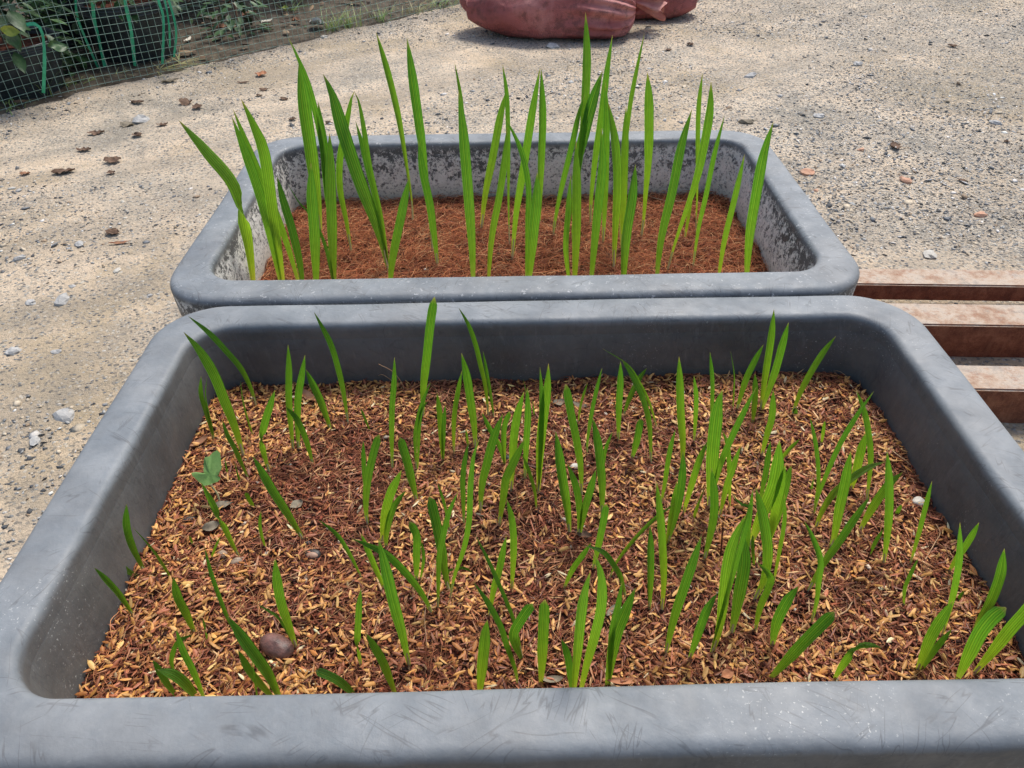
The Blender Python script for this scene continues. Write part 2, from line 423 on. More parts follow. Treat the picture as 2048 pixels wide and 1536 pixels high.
obj('cross_beam', box_mesh('cross_beam', -0.45, -0.41, 0.31, 0.44, -0.003, 0.0275, 0.003), M_RUST, rack)
obj('cross_beam', box_mesh('cross_beam', 1.12, 1.16, 0.37, 0.47, -0.003, 0.0275, 0.003), M_RUST, rack)

# ------------------------------------------------------------------ tubs
TW, TL, TR, RIMZ, RIMW = 0.770, 0.4735, 0.064, 0.310, 0.0407
TUBS = {1: (0.0286, 0.4294, 0.0072), 2: (0.0039, 0.9086, 0.0050)}
SOILZ = {1: RIMZ - 0.074, 2: RIMZ - 0.090}
def loop_pts(d, seg=14, nst=24):
    hx, hy = TW / 2 - d, TL / 2 - d; r = max(TR - d * 0.6, 0.022)
    pts = []
    cs = [(hx - r, hy - r, 0), (-hx + r, hy - r, 1), (-hx + r, -hy + r, 2), (hx - r, -hy + r, 3)]
    for k, (cx, cy, q) in enumerate(cs):
        for i in range(seg + 1):
            a = (q + i / seg) * math.pi / 2
            pts.append((cx + r * math.cos(a), cy + r * math.sin(a)))
        nxt = cs[(k + 1) % 4]; a = (nxt[2]) * math.pi / 2 + (0 if k < 3 else 0)
        qx, qy = nxt[0] + r * math.cos(nxt[2] * math.pi / 2), nxt[1] + r * math.sin(nxt[2] * math.pi / 2)
        px, py = pts[-1]
        for i in range(1, nst):
            f = i / nst; pts.append((px + (qx - px) * f, py + (qy - py) * f))
    return np.array(pts)

def build_tub(k, mat, label):
    cx, cy, a = TUBS[k]
    root = empty('plastic_tub', (cx, cy, 0.0603)); root.rotation_euler = (0, 0, a)
    tag(root, label, 'tub', 'big grey planting tubs')
    base = 0.0603
    def sweep(name, prof, cap=False):
        V = []; n = None
        for d, z in prof:
            L = loop_pts(d); n = len(L)
            wob = (fbm(L[:, 0] * 9 + k * 5, L[:, 1] * 9, 2.2, 2) - 0.5) * 0.0035
            wz = (fbm(L[:, 0] * 7 + k * 9, L[:, 1] * 7, 7.2, 2) - 0.5) * 0.003
            nrm = L / np.maximum(np.linalg.norm(L, axis=1, keepdims=True), 1e-6)
            if name == 'basin' and z < RIMZ - 0.02:
                wob = wob + (fbm(L[:, 0] * 5 + k * 3, L[:, 1] * 5, z * 20, 2) - 0.5) * 0.004
            L2 = L + nrm * wob[:, None]
            V.append(np.column_stack([L2, np.full(n, z) + wz * (z > 0.2) - base]))
        V = np.array(V); m = len(prof)
        F = []
        for i in range(m - 1):
            j = np.arange(n); j2 = (j + 1) % n
            F.append(np.column_stack([i * n + j, i * n + j2, (i + 1) * n + j2, (i + 1) * n + j]))
        F = np.concatenate(F)
        V = V.reshape(-1, 3)
        me = mesh_np(name, V, F)
        o = obj(name, me, mat, root)
        if cap:
            import bmesh
            bm = bmesh.new(); bm.from_mesh(me); bm.verts.ensure_lookup_table()
            bm.faces.new([bm.verts[i] for i in range(n)]); bm.faces.new([bm.verts[(m - 1) * n + i] for i in range(n)][::-1])
            bm.to_mesh(me); bm.free()
        return o
    arc = lambda cx_, cz_, r, a0, a1, n_: [(cx_ + r * math.cos(t), cz_ + r * math.sin(t)) for t in np.linspace(a0, a1, n_)]
    z = RIMZ; ro, ri = 0.009, 0.0065
    rim = [(0.0075, z - 0.048), (0.0045, z - 0.050), (0.0022, z - 0.047), (0.0012, z - 0.03)]
    rim += arc(0.0005 + ro, z - ro, ro, math.pi, math.pi / 2, 7)[0:]
    rim += [(0.014, z + 0.0005), (0.024, z + 0.0007), (0.030, z + 0.0004)]
    rim += arc(RIMW - ri + 0.002, z - ri, ri, math.pi / 2, 0.05, 7)
    rim += [(RIMW + 0.0030, z - 0.018)]
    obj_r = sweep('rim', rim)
    basin = [(0.050, 0.0603), (0.045, 0.066), (0.020, z - 0.09), (0.0105, z - 0.052), (0.0078, z - 0.0475)]
    ob = sweep('basin', [(0.060, base), (0.052, base + 0.003), (0.047, base + 0.012), (0.022, z - 0.09), (0.0110, z - 0.047), (0.0112, z - 0.03), (RIMW - 0.012, z - 0.012), (RIMW + 0.0024, z - 0.0165), (RIMW + 0.0031, z - 0.019), (RIMW + 0.0055, z - 0.035),
                         (RIMW + 0.0075, z - 0.06), (RIMW + 0.0095, z - 0.09), (RIMW + 0.018, z - 0.17), (RIMW + 0.024, base + 0.012)], cap=True)
    return root
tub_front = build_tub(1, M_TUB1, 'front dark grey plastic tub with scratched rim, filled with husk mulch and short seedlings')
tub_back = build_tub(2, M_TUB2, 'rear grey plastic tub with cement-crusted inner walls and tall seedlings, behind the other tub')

def tub_local(k, x, y):
    cx, cy, a = TUBS[k]; c, s = math.cos(a), math.sin(a); dx, dy = x - cx, y - cy
    return c * dx + s * dy, -s * dx + c * dy
def tub_world(k, u, v):
    cx, cy, a = TUBS[k]; c, s = math.cos(a), math.sin(a)
    return cx + c * u - s * v, cy + s * u + c * v
def soil_h(k, u, v):
    e = np.maximum(np.abs(u) / (TW / 2 - 0.05), np.abs(v) / (TL / 2 - 0.05))
    h = SOILZ[k] + (fbm(u * 12 + k * 4, v * 12, 5.5, 3) - 0.5) * 0.016 + (fbm(u * 60, v * 60, k, 3) - 0.5) * 0.007
    return h + (0.004 if k == 1 else 0.002) * np.clip(e, 0, 1) ** 6
def inside(k, u, v, d=0.052):
    hx, hy = TW / 2 - d, TL / 2 - d; r = 0.035
    qx = np.maximum(np.abs(u) - hx + r, 0); qy = np.maximum(np.abs(v) - hy + r, 0)
    return np.hypot(qx, qy) < r

def build_medium(k, mat, label):
    n1, n2 = 300, 190
    d = RIMW + 0.0080
    hx, hy = TW / 2 - d, TL / 2 - d
    U, V = np.meshgrid(np.linspace(-hx, hx, n1), np.linspace(-hy, hy, n2))
    # squeeze the grid's corners into the rounded corners of the tub
    r = 0.040
    qx = np.abs(U) - (hx - r); qy = np.abs(V) - (hy - r)
    c = (qx > 0) & (qy > 0); L = np.hypot(qx, qy); mx = np.maximum(qx, qy)
    f = np.where(c & (L > 0), mx / np.maximum(L, 1e-9), 1)
    U = np.where(c, np.sign(U) * (hx - r + qx * f), U); V = np.where(c, np.sign(V) * (hy - r + qy * f), V)
    Z = soil_h(k, U, V)
    X, Y = tub_world(k, U, V)
    P = np.stack([X.ravel(), Y.ravel(), Z.ravel()], 1)
    i, j = np.meshgrid(np.arange(n1 - 1), np.arange(n2 - 1)); a = (j * n1 + i).ravel()
    o = obj('growing_medium', mesh_np('growing_medium', P, np.stack([a, a + 1, a + n1 + 1, a + n1], 1)), mat)
    tag(o, label, 'mulch')
    return o
med1 = build_medium(1, M_PEAT, 'brown coir and rice husk mulch filling the front tub')
med2 = build_medium(2, M_PEAT2, 'reddish stringy coir fibre filling the rear tub')

def rand_in(k, n, d=0.052):
    hx, hy = TW / 2 - d, TL / 2 - d
    u = (RNG.random(n) * 2 - 1) * hx; v = (RNG.random(n) * 2 - 1) * hy
    m = inside(k, u, v, d); return u[m], v[m]

# rice husks
def husk_template():
    xs = [-1, -0.6, 0, 0.6, 1]; w = [0.02, 0.8, 1.0, 0.72, 0.02]; V = []
    for x, ww in zip(xs, w):
        V += [(x, -ww, -0.25 * ww), (x, 0, 0.55 * ww), (x, ww, -0.25 * ww)]
    F = []
    for i in range(4):
        a = i * 3
        F += [(a, a + 3, a + 4, a + 1), (a + 1, a + 4, a + 5, a + 2)]
    return np.array(V, float), np.array(F)
HUSK_PAL = [(0.60, 0.29, 0.075, 5), (0.72, 0.39, 0.12, 3.8), (0.44, 0.17, 0.045, 3.5), (0.30, 0.10, 0.04, 2), (0.74, 0.46, 0.16, 0.9), (0.42, 0.14, 0.065, 2), (0.78, 0.64, 0.38, 0.3)]
def husks():
    u, v = rand_in(1, 21000)
    dens = 0.30 + 1.3 * (fbm(u * 11, v * 11, 3.3, 3) - 0.42) * 2 + 0.35 * np.clip(np.maximum(np.abs(u) / 0.34, -v / 0.2), 0, 1) ** 2 
    dens = dens - 0.35 * np.exp(-(((u + 0.19) / 0.11) ** 2 + ((v - 0.02) / 0.06) ** 2))
    m = RNG.random(len(u)) < np.clip(dens, 0.06, 1); u, v = u[m], v[m]
    n = len(u)
    x, y = tub_world(1, u, v)
    ln = 0.0045 * (0.6 + RNG.random(n) * 0.6)
    S = np.stack([ln, ln * (0.20 + RNG.random(n) * 0.15), ln * 0.26 * np.ones(n)], 1)
    P = np.stack([x, y, soil_h(1, u, v) + 0.0010 + RNG.random(n) ** 1.5 * 0.004], 1)
    R = rots(n, 0.38); C = pick(n, HUSK_PAL, 0.2)
    # the husks nearest the camera show largest: each is an object
    d = np.linalg.norm(P - CAM, axis=1); vis = v > -TL / 2 + 0.098
    order = np.argsort(d + (~vis) * 10); top = order[:300]; rest = order[300:]
    T = husk_template()
    scatter('rice_husks', T, P[rest], S[rest], R[rest], C[rest], M_HUSK, 0.25, med1)['kind'] = 'stuff'
    protos = []
    for q in range(8):
        c = pick(1, HUSK_PAL, 0.1)[0]
        protos.append(mesh_np('rice_husk', T[0] * (1, 0.31, 0.28) , T[1], np.repeat(c[None], len(T[0]), 0)))
        protos[-1].materials.append(M_HUSK)
    for j, i in enumerate(top):
        o = bpy.data.objects.new('rice_husk', protos[j % 8]); COL.objects.link(o); o.parent = med1
        o.location = P[i]; o.rotation_euler = Matrix(R[i].tolist()).to_euler(); s = float(S[i, 0]); o.scale = (s, s, s)
husks()

def shavings():
    u, v = rand_in(1, 7000); n = len(u); x, y = tub_world(1, u, v)
    ln = 0.003 + 0.006 * RNG.random(n) ** 2
    S = np.stack([ln, 0.0003 + 0.0006 * RNG.random(n), 0.0004 * np.ones(n)], 1)
    P = np.stack([x, y, soil_h(1, u, v) + 0.0012 + RNG.random(n) * 0.003], 1)
    scatter('bark_shavings', husk_template(), P, S, rots(n, 0.25), pick(n, [(0.34, 0.11, 0.05, 4), (0.46, 0.19, 0.08, 3), (0.2, 0.06, 0.03, 3), (0.6, 0.36, 0.16, 1.5)], 0.2), M_HUSK, 0.3, med1)['kind'] = 'stuff'
shavings()
# small flakes and crumbs
def crumbs(k, n0, pal, smax, name, parent):
    u, v = rand_in(k, n0, 0.050)
    n = len(u); x, y = tub_world(k, u, v)
    s = 0.0006 + smax * RNG.random(n) ** 2.2
    S = np.stack([s * (1 + RNG.random(n) * 1.4), s * 0.8, s * (0.4 + RNG.random(n) * 0.4)], 1)
    P = np.stack([x, y, soil_h(k, u, v) + RNG.random(n) * 0.0022], 1)
    o = scatter(name, stone_template(), P, S, rots(n, 0.5), pick(n, pal, 0.25), M_BITS, 0.7, parent)
    o['kind'] = 'stuff'
crumbs(1, 42000, [(0.19, 0.052, 0.028, 6), (0.30, 0.09, 0.042, 4), (0.06, 0.022, 0.015, 4), (0.42, 0.19, 0.09, 1.5), (0.6, 0.5, 0.38, 0.2)], 0.0018, 'peat_crumbs', med1)
crumbs(2, 16000, [(0.20, 0.06, 0.03, 5), (0.30, 0.10, 0.045, 4), (0.09, 0.03, 0.016, 3), (0.42, 0.2, 0.1, 1)], 0.0032, 'peat_crumbs', med2)

# fibres: three-sided thin tubes along random curls
def fibres(k, n0, lmin, lmax, rad, pal, name, parent, curl, lift, d=0.055):
    u, v = rand_in(k, n0, d); n = len(u); m = 8
    x, y = tub_world(k, u, v)
    L = lmin + (lmax - lmin) * RNG.random(n) ** 1.6
    a = RNG.random(n) * 2 * np.pi; da = RNG.normal(0, curl, n); dda = RNG.normal(0, curl * 0.5, n)
    P = np.zeros((n, m, 3)); cx, cy = x.copy(), y.copy(); st = L / (m - 1)
    lf = RNG.random(n) ** 2.5 * lift; ph = RNG.random(n) * 6
    for i in range(m):
        uu, vv = tub_local(k, cx, cy)
        lim_u, lim_v = TW / 2 - 0.052, TL / 2 - 0.052
        uu = np.clip(uu, -lim_u, lim_u); vv = np.clip(vv, -lim_v, lim_v)
        cx, cy = tub_world(k, uu, vv)
        t = i / (m - 1)
        P[:, i, 0] = cx; P[:, i, 1] = cy
        P[:, i, 2] = soil_h(k, uu, vv) + 0.001 + lf * np.sin(np.pi * t) + 0.0012 * np.sin(ph + t * 5) + 0.001
        cx = cx + np.cos(a) * st; cy = cy + np.sin(a) * st; a = a + da + dda * (t - 0.5)
    T = np.gradient(P, axis=1); T /= np.maximum(np.linalg.norm(T, axis=2, keepdims=True), 1e-9)
    up = np.array([0, 0, 1.0]); S1 = np.cross(T, up); S1 /= np.maximum(np.linalg.norm(S1, axis=2, keepdims=True), 1e-9); S2 = np.cross(S1, T)
    r = (rad * (0.6 + RNG.random(n) * 0.8))[:, None, None] * np.linspace(1, 0.45, m)[None, :, None]
    V = np.stack([P + r * (S1 * math.cos(q) + S2 * math.sin(q)) for q in (math.pi / 2, math.pi * 7 / 6, math.pi * 11 / 6)], 2).reshape(-1, 3)
    F = []
    for i in range(m - 1):
        for q in range(3):
            F.append((i * 3 + q, i * 3 + (q + 1) % 3, (i + 1) * 3 + (q + 1) % 3, (i + 1) * 3 + q))
    F = np.array(F)[None] + (np.arange(n) * m * 3)[:, None, None]
    C = np.repeat(pick(n, pal, 0.22), m * 3, 0)
    o = obj(name, mesh_np(name, V, F.reshape(-1, 4), C), M_FIBRE, parent); o['kind'] = 'stuff'
fibres(1, 9000, 0.010, 0.040, 0.00028, [(0.52, 0.23, 0.10, 4), (0.38, 0.13, 0.065, 4), (0.56, 0.33, 0.16, 1.5)], 'coir_fibres', med1, 0.22, 0.004)
fibres(2, 17000, 0.016, 0.060, 0.00038, [(0.44, 0.145, 0.06, 5), (0.56, 0.22, 0.09, 4), (0.26, 0.08, 0.04, 3), (0.66, 0.36, 0.17, 2.2)], 'coir_fibres', med2, 0.30, 0.009)

# ------------------------------------------------------------------ palm seedlings
def catmull(P, n):
    P = np.array(P, float)
    if len(P) == 2: P = np.array([P[0], P[0] * .67 + P[1] * .33, P[0] * .33 + P[1] * .67, P[1]])
    Q = np.vstack([2 * P[0] - P[1], P, 2 * P[-1] - P[-2]])
    seg = np.linalg.norm(np.diff(P, axis=0), axis=1); cum = np.concatenate([[0], np.cumsum(seg)]); tot = cum[-1]
    out = []
    for t in np.linspace(0, tot, n):
        i = min(np.searchsorted(cum, t, side='right') - 1, len(seg) - 1); i = max(i, 0)
        f = (t - cum[i]) / max(seg[i], 1e-9)
        p0, p1, p2, p3 = Q[i], Q[i + 1], Q[i + 2], Q[i + 3]
        out.append(0.5 * ((2 * p1) + (-p0 + p2) * f + (2 * p0 - 5 * p1 + 4 * p2 - p3) * f * f + (-p0 + 3 * p1 - 3 * p2 + p3) * f ** 3))
    return np.array(out)

def width_prof(t, kind):
    if kind == 'b':       # blunt tip
        w = 0.20 + 0.80 * min(t / 0.45, 1) ** 0.8
        return w * (1 if t < 0.90 else math.sqrt(max(1 - ((t - 0.90) / 0.10) ** 2, 0)) * 0.9 + 0.10)
    if kind == 'g':       # grass-like long taper
        w = 0.45 + 0.55 * min(t / 0.3, 1)
        return w * (1 if t < 0.4 else max(1 - (t - 0.4) / 0.6, 0) ** 0.8 + 0.03)
    if kind == 'h':       # widest high up, thin stalk below
        w = 0.30 + 0.70 * max(0, min((t - 0.12) / 0.5, 1)) ** 1.2
        return w * (1 if t < 0.80 else max(1 - ((t - 0.80) / 0.20) ** 1.8, 0) + 0.02)
    w = 0.22 + 0.78 * min(t / 0.45, 1) ** 0.8
    return w * (1 if t < 0.74 else max(1 - ((t - 0.74) / 0.26) ** 1.7, 0) * 0.98 + 0.02)

def blade_mesh(C, W, kind='n', twist=None, face=0.0, name='leaf', fold=0.10):
    """C (n,3) centreline, W full width in metres"""
    n = len(C); m = 9
    T = np.gradient(C, axis=0); T /= np.maximum(np.linalg.norm(T, axis=1, keepdims=True), 1e-9)
    V = []; UV = []
    for i in range(n):
        t = i / (n - 1); tan = T[i]
        view = CAM - C[i]; view = view / np.linalg.norm(view)
        side = np.cross(tan, view)
        if np.linalg.norm(side) < 0.15: side = np.cross(tan, np.array([0, 0, 1.0]))
        side /= np.linalg.norm(side); nor = np.cross(side, tan)
        ang = face
        w = W * width_prof(t, kind) / math.cos(face)
        if twist is not None:
            ang = face + (math.pi - 0.0) / (1 + math.exp(-(t - twist) * 26))
        s = side * math.cos(ang) + nor * math.sin(ang); q = -side * math.sin(ang) + nor * math.cos(ang)
        for j in range(m):
            u = j / (m - 1); a = u - 0.5
            pleat = (0.055 if j % 2 else -0.055) * w * (1 if 0 < j < m - 1 else 0.4)
            cup = (abs(a) * 2) ** 1.5 * w * fold
            V.append(C[i] + s * a * w + q * (pleat + cup)); UV.append((u, t))
    F = [(i * m + j, i * m + j + 1, (i + 1) * m + j + 1, (i + 1) * m + j) for i in range(n - 1) for j in range(m - 1)]
    return mesh_np(name, np.array(V), np.array(F), uv=np.array(UV))

# one line per seedling; leaves separated by ';'.  each leaf: photo points base..tip, then w<width px>, options n/b/g/h and t<twist>
BACK = '''
508,585 494,476 472,377 415,304 357,240 w29 t.48
569,590 547,434 529,309 508,252 482,198 w27;563,590 536,450 513,369 493,312 463,232 w22
606,590 600,530 584,460 566,400 554,352 w20;603,590 575,490 545,410 515,340 466,218 w18
632,590 630,470 624,390 622,326 w26
641,471 634,400 621,300 608,210 598,120 w31
672,505 655,400 645,290 620,180 598,120 577,76 w15;672,505 658,400 648,300 636,203 w20
668,590 664,480 660,356 659,266 w25;677,580 650,490 620,430 598,405 575,367 w9 g
703,506 692,440 680,380 679,325 688,270 703,195 709,182 w16
778,540 760,470 717,356 685,260 665,190 646,148 w32;776,540 765,450 739,332 728,260 718,205 708,182 w13;776,540 757,420 735,330 722,280 711,242 w16
778,585 785,520 803,430 819,353 w21
826,447 823,400 813,332 798,242 778,156 752,64 w15 h
866,504 858,420 845,300 837,242 825,156 814,76 w22 h
875,535 872,500 860,410 845,340 837,281 w19
947,585 945,500 940,420 933,330 926,250 917,180 w25
951,490 944,420 935,330 925,230 920,185 909,124 w9 h
1019,494 1017,400 1017,312 1014,195 1005,129 w11 h
962,465 971,391 987,312 1003,225 1015,178 w19
975,585 982,480 998,390 1008,320 1014,254 w17
1052,580 1057,450 1058,370 1043,300 1012,237 w14;1062,585 1066,470 1073,400 1074,345 w25
1024,521 1032,430 1048,332 1063,234 1080,136 w19
1078,450 1081,332 1084,240 1082,137 w18
1106,475 1110,441 1123,375 1143,293 1158,225 1169,190 w14
1128,490 1150,380 1164,280 1170,195 1173,110 1171,25 w20 h
1145,480 1157,330 1170,270 1185,210 1205,142 w26 h
1148,590 1152,480 1153,390 1152,282 w22;1134,590 1133,500 1138,420 1142,350 w14
1181,452 1182,400 1190,320 1204,220 1214,140 1225,70 w16
1206,492 1210,400 1212,300 1213,230 1211,165 w17
1227,541 1230,460 1234,370 1230,290 1216,203 w21
1180,585 1190,480 1198,400 1205,330 1203,256 w21
1243,505 1247,400 1250,300 1252,213 w18
1245,590 1250,480 1262,400 1271,328 w23
1240,480 1248,330 1259,225 1270,160 1289,66 w11
1282,475 1287,441 1291,391 1297,312 1298,215 1295,145 w22 h
1312,575 1322,480 1345,380 1363,290 1384,218 w22
1391,470 1394,391 1395,312 1397,215 1405,146 w11 h
1334,541 1352,480 1389,371 1405,305 1419,225 1422,163 w20 h
1386,535 1397,457 1412,391 1428,312 1449,231 w12
1369,480 1381,410 1392,340 w8 g
1435,575 1447,490 1466,410 1480,350 1489,309 w14
1493,580 1500,480 1514,391 1530,305 1547,244 w24
'''
FRONT = '''
487,912 470,855 449,801 428,749 400,702 367,664 w24
513,814 501,775 481,736 452,702 418,666 376,632 w14
429,883 415,833 402,788 402,752 w11;414,835 412,800 414,755 w5 g
499,962 470,900 455,872 444,840 w11
506,870 496,840 486,801 481,762 w5 g
539,946 525,893 528,853 541,809 550,780 w18 t.42
585,900 582,853 578,801 578,736 576,689 w16
596,898 595,866 595,801 603,749 610,710 w17
663,861 645,809 629,773 612,739 w18
626,929 613,882 595,840 570,812 w14
697,853 689,796 679,747 663,692 642,650 628,624 w14
740,861 731,840 721,816 w6
784,937 784,880 785,814 789,762 789,714 w14
457,954 453,935 449,912 w4 g
482,971 475,948 469,924 w5 g
611,1086 580,1036 543,979 505,912 w21
482,1119 465,1088 448,1051 432,1022 402,965 w15 t.58
511,1022 501,1003 491,985 w10 b
531,1098 521,1056 522,1022 w8
386,1094 383,1083 379,1071 w5
419,1125 429,1098 441,1073 w6
279,1150 265,1094 253,1051 253,1008 w17
272,1160 242,1134 216,1116 186,1102 w17
265,1228 239,1191 216,1165 188,1135 w14
345,1163 328,1134 302,1096 266,1055 w7 g
389,1267 373,1228 356,1194 346,1154 w20
415,1288 411,1262 405,1234 w5 t.5
489,1304 470,1262 455,1235 439,1194 422,1145 409,1094 w10
563,1405 540,1355 521,1326 489,1282 455,1232 w27;548,1405 515,1362 495,1336 476,1300 w18;511,1400 508,1350 504,1315 w4 g
593,1296 580,1257 563,1208 554,1159 550,1117 w23;580,1262 560,1240 537,1222 514,1208 w7
411,1405 387,1342 368,1304 352,1258 w16
348,1348 343,1320 356,1285 386,1269 w12
360,1400 333,1367 305,1320 w16;400,1402 356,1358 314,1339 w25
845,832 846,801 848,762 854,710 861,645 869,594 w21 b
832,939 830,880 835,840 846,801 861,766 w10;832,900 841,833 856,801 w8
977,830 971,775 960,726 951,689 937,650 917,615 w12
989,835 981,788 973,741 966,702 w8
951,890 949,853 942,801 934,749 923,706 w20
907,905 908,840 916,783 924,741 w12
885,918 880,835 874,786 w14;885,918 888,860 891,809 w11
735,1053 732,1010 736,960 748,905 759,869 w19 b
733,1000 729,940 727,882 w11
835,1007 822,957 812,918 799,875 w21 b
763,1085 768,1040 780,990 803,940 w22
771,1098 775,1060 789,1014 812,981 w16
726,1160 700,1109 674,1069 636,1039 w10
772,1183 755,1143 737,1100 722,1067 w14
865,1225 849,1195 818,1152 778,1112 749,1095 702,1077 w18
819,1330 806,1267 789,1201 772,1129 757,1078 w27
832,1161 833,1115 833,1072 819,1043 w19 b;849,1158 847,1120 843,1083 w8
899,1181 889,1143 882,1100 869,1038 858,993 w24 b
875,1215 876,1186 878,1115 886,1072 898,1023 917,982 w14
901,1066 889,1009 875,966 w7
928,1055 927,986 926,970 929,931 937,885 w13
898,1198 909,1152 927,1100 938,1043 941,972 947,913 959,877 w14
960,1026 964,970 973,931 986,880 1006,827 w21
1011,929 1000,893 984,864 964,825 w12;1004,905 1007,861 1019,822 w13 b
997,1055 1010,972 1012,957 1031,918 1050,877 w20
1022,985 1028,880 1036,827 1048,783 w20
1050,957 1052,918 1054,880 1057,827 1055,775 w16;1051,850 1052,800 1046,757 w5 g
1069,833 1067,815 1065,800 w4 g
1077,985 1078,957 1081,893 1088,827 1095,775 1097,727 w23;1078,930 1082,860 1083,800 1080,734 w13
1073,1020 1070,986 1058,943 1044,909 w9
1023,1178 1027,1100 1024,1043 1013,997 w17
977,1235 987,1181 998,1143 1006,1105 1013,1072 w17
1047,1317 1030,1250 1013,1204 993,1158 972,1112 950,1069 w10;1045,1312 1027,1274 1043,1238 1065,1207 w24 b
1037,1366 1030,1338 1015,1295 1001,1252 975,1204 947,1164 w15
722,1335 715,1284 716,1248 718,1213 722,1177 w16 t.32
793,1392 767,1327 748,1293 732,1266 w21
715,1395 690,1372 665,1355 631,1341 w21 b
959,1390 960,1381 969,1299 975,1239 w27
1082,1364 1085,1313 1088,1256 1090,1199 w26 b
1147,1390 1137,1320 1123,1278 w18;1149,1335 1159,1246 1168,1185 1181,1142 w24
1164,991 1161,932 1153,880 1142,827 1131,768 w19 b
1156,846 1162,809 1175,766 w6
1174,913 1175,880 1183,827 1191,788 1204,736 w10
1205,1030 1204,978 1203,958 1196,892 1185,835 w21
1206,960 1207,932 1212,900 1225,864 w9
1140,1069 1134,1017 1123,952 1111,862 w23
1158,1073 1159,1017 1152,973 1135,928 w17;1158,1073 1168,1025 1181,978 1192,939 w18
1185,1140 1196,1095 1207,1043 1213,1008 w17 b
1126,1176 1144,1140 1162,1114 1183,1085 w14
1254,1192 1241,1155 1225,1127 1204,1103 1168,1091 w14
1158,1392 1173,1332 1190,1271 1203,1213 1203,1153 1188,1106 w24
1220,1366 1224,1271 1237,1210 1244,1163 w16;1202,1390 1229,1283 1251,1222 1271,1176 w28
1216,1158 1233,1124 1267,1080 1308,1038 1350,1007 w9
1300,1215 1300,1160 1300,1108 1300,1050 w17
1325,1220 1328,1160 1325,1082 1321,1030 1313,962 w19
1331,1310 1347,1238 1368,1173 1386,1121 1403,1072 w23
1322,1005 1329,973 1340,905 1351,859 w12
1364,942 1366,892 1362,827 1360,762 1358,713 w19
1334,1082 1347,1046 1360,991 1366,939 1366,903 w19;1334,1082 1342,1030 1354,962 w12
1388,890 1393,801 1388,752 w11
1420,861 1424,814 1425,762 1420,704 w10
1465,828 1467,788 1468,749 1461,702 w4 g
1471,828 1491,762 1509,723 1527,689 w15
1520,826 1530,749 1540,684 1548,618 w17;1523,826 1548,749 1566,684 1577,645 w18
1505,851 1509,801 1510,747 w14
1582,834 1600,787 1621,746 1647,704 1672,672 w15;1589,852 1590,835 1591,816 w11 b
1522,916 1533,873 1544,834 1547,780 w16
1418,1015 1440,930 1460,881 1486,826 1513,774 w15
1420,1015 1423,945 1428,880 1436,814 1445,779 w31
1366,1025 1384,965 1399,918 1415,882 w16
1410,1116 1426,1043 1429,991 1423,936 w20
1462,1015 1457,905 1445,861 w11
1440,1030 1452,978 1465,939 1481,892 w15
1385,1038 1398,1005 1410,975 w8 g
1425,1307 1442,1246 1457,1134 1472,1077 1496,1025 w27;1480,1060 1496,1035 1478,1009 1462,981 w12
1463,1270 1478,1186 1488,1121 1483,1063 w30
1378,1320 1400,1257 1415,1218 1435,1186 w21
1500,1088 1520,1040 1546,980 1557,930 1559,880 w31
1522,1002 1525,978 1533,939 1541,882 w14
1535,1090 1553,1030 1569,973 1583,931 w25;1538,1088 1555,1000 1571,929 w20
1507,1200 1527,1160 1535,1108 1527,1043 1511,975 w25
1490,1160 1494,1100 1498,1043 1506,978 w12
1547,1171 1558,1108 1569,1043 1569,989 w10
1511,1265 1520,1218 1538,1175 1541,1152 1514,1124 w17
1546,1291 1553,1246 1574,1202 1597,1172 w25
1627,1031 1634,987 1637,965 1636,926 1630,879 1620,834 w10;1628,1031 1637,991 1655,944 1681,886 1715,829 1748,782 w12
1642,894 1646,868 1650,841 w8
1733,1009 1741,926 1738,873 1728,821 1712,780 w14
1700,985 1710,951 1720,907 1731,866 w20
1630,1062 1644,1025 1669,987 1706,956 1741,934 1772,923 w17
1658,1102 1669,1075 1680,1022 1694,959 1702,902 w23
1716,1066 1747,1012 1778,969 1806,944 w20
1767,1134 1773,1084 1778,1022 1778,959 1774,902 w19
1819,1134 1837,1069 1853,1006 1864,962 w11
1738,1112 1750,1085 1766,1059 w9
1623,1247 1633,1203 1637,1162 1641,1122 1625,1075 1608,1041 w14
1612,1189 1644,1131 1675,1087 1706,1041 1741,991 w18
1884,1275 1897,1225 1909,1178 1919,1116 1920,1045 w15
1894,1150 1912,1119 1934,1087 1958,1045 w15
1809,1219 1809,1181 1819,1153 1837,1116 w9
1945,1270 1962,1237 1984,1200 2003,1147 2009,1097 w22
1914,1362 1938,1310 1961,1264 1990,1229 2012,1215 w31 b
1943,1352 1984,1304 2020,1258 2058,1215 2085,1175 w27 b
1835,1342 1862,1275 1888,1231 1906,1202 w25;1830,1362 1870,1299 1904,1258 w14
1535,1360 1567,1328 1605,1287 1640,1252 1669,1224 w27 b
1666,1362 1684,1331 1707,1304 1736,1291 1765,1296 w18 t.7
1237,882 1238,814 1241,762 1241,723 w16
1303,929 1299,853 1287,801 1267,757 1243,718 w14
1317,856 1300,809 1282,770 1256,730 1205,697 w7 g
1246,830 1261,794 1280,757 1294,736 w13
1263,919 1274,874 1280,837 w17 b
1622,984 1625,968 1628,953 w5 g
1555,928 1575,902 1600,878 w9
1908,1211 1918,1197 1929,1182 w8
1790,1036 1796,1022 1803,1009 w9
936,887 934,873 932,859 w6
1512,1128 1506,1098 1505,1069 w8
888,1152 897,1143 907,1138 w7 b;905,1150 921,1136 944,1143 w7
'''
SEED = []
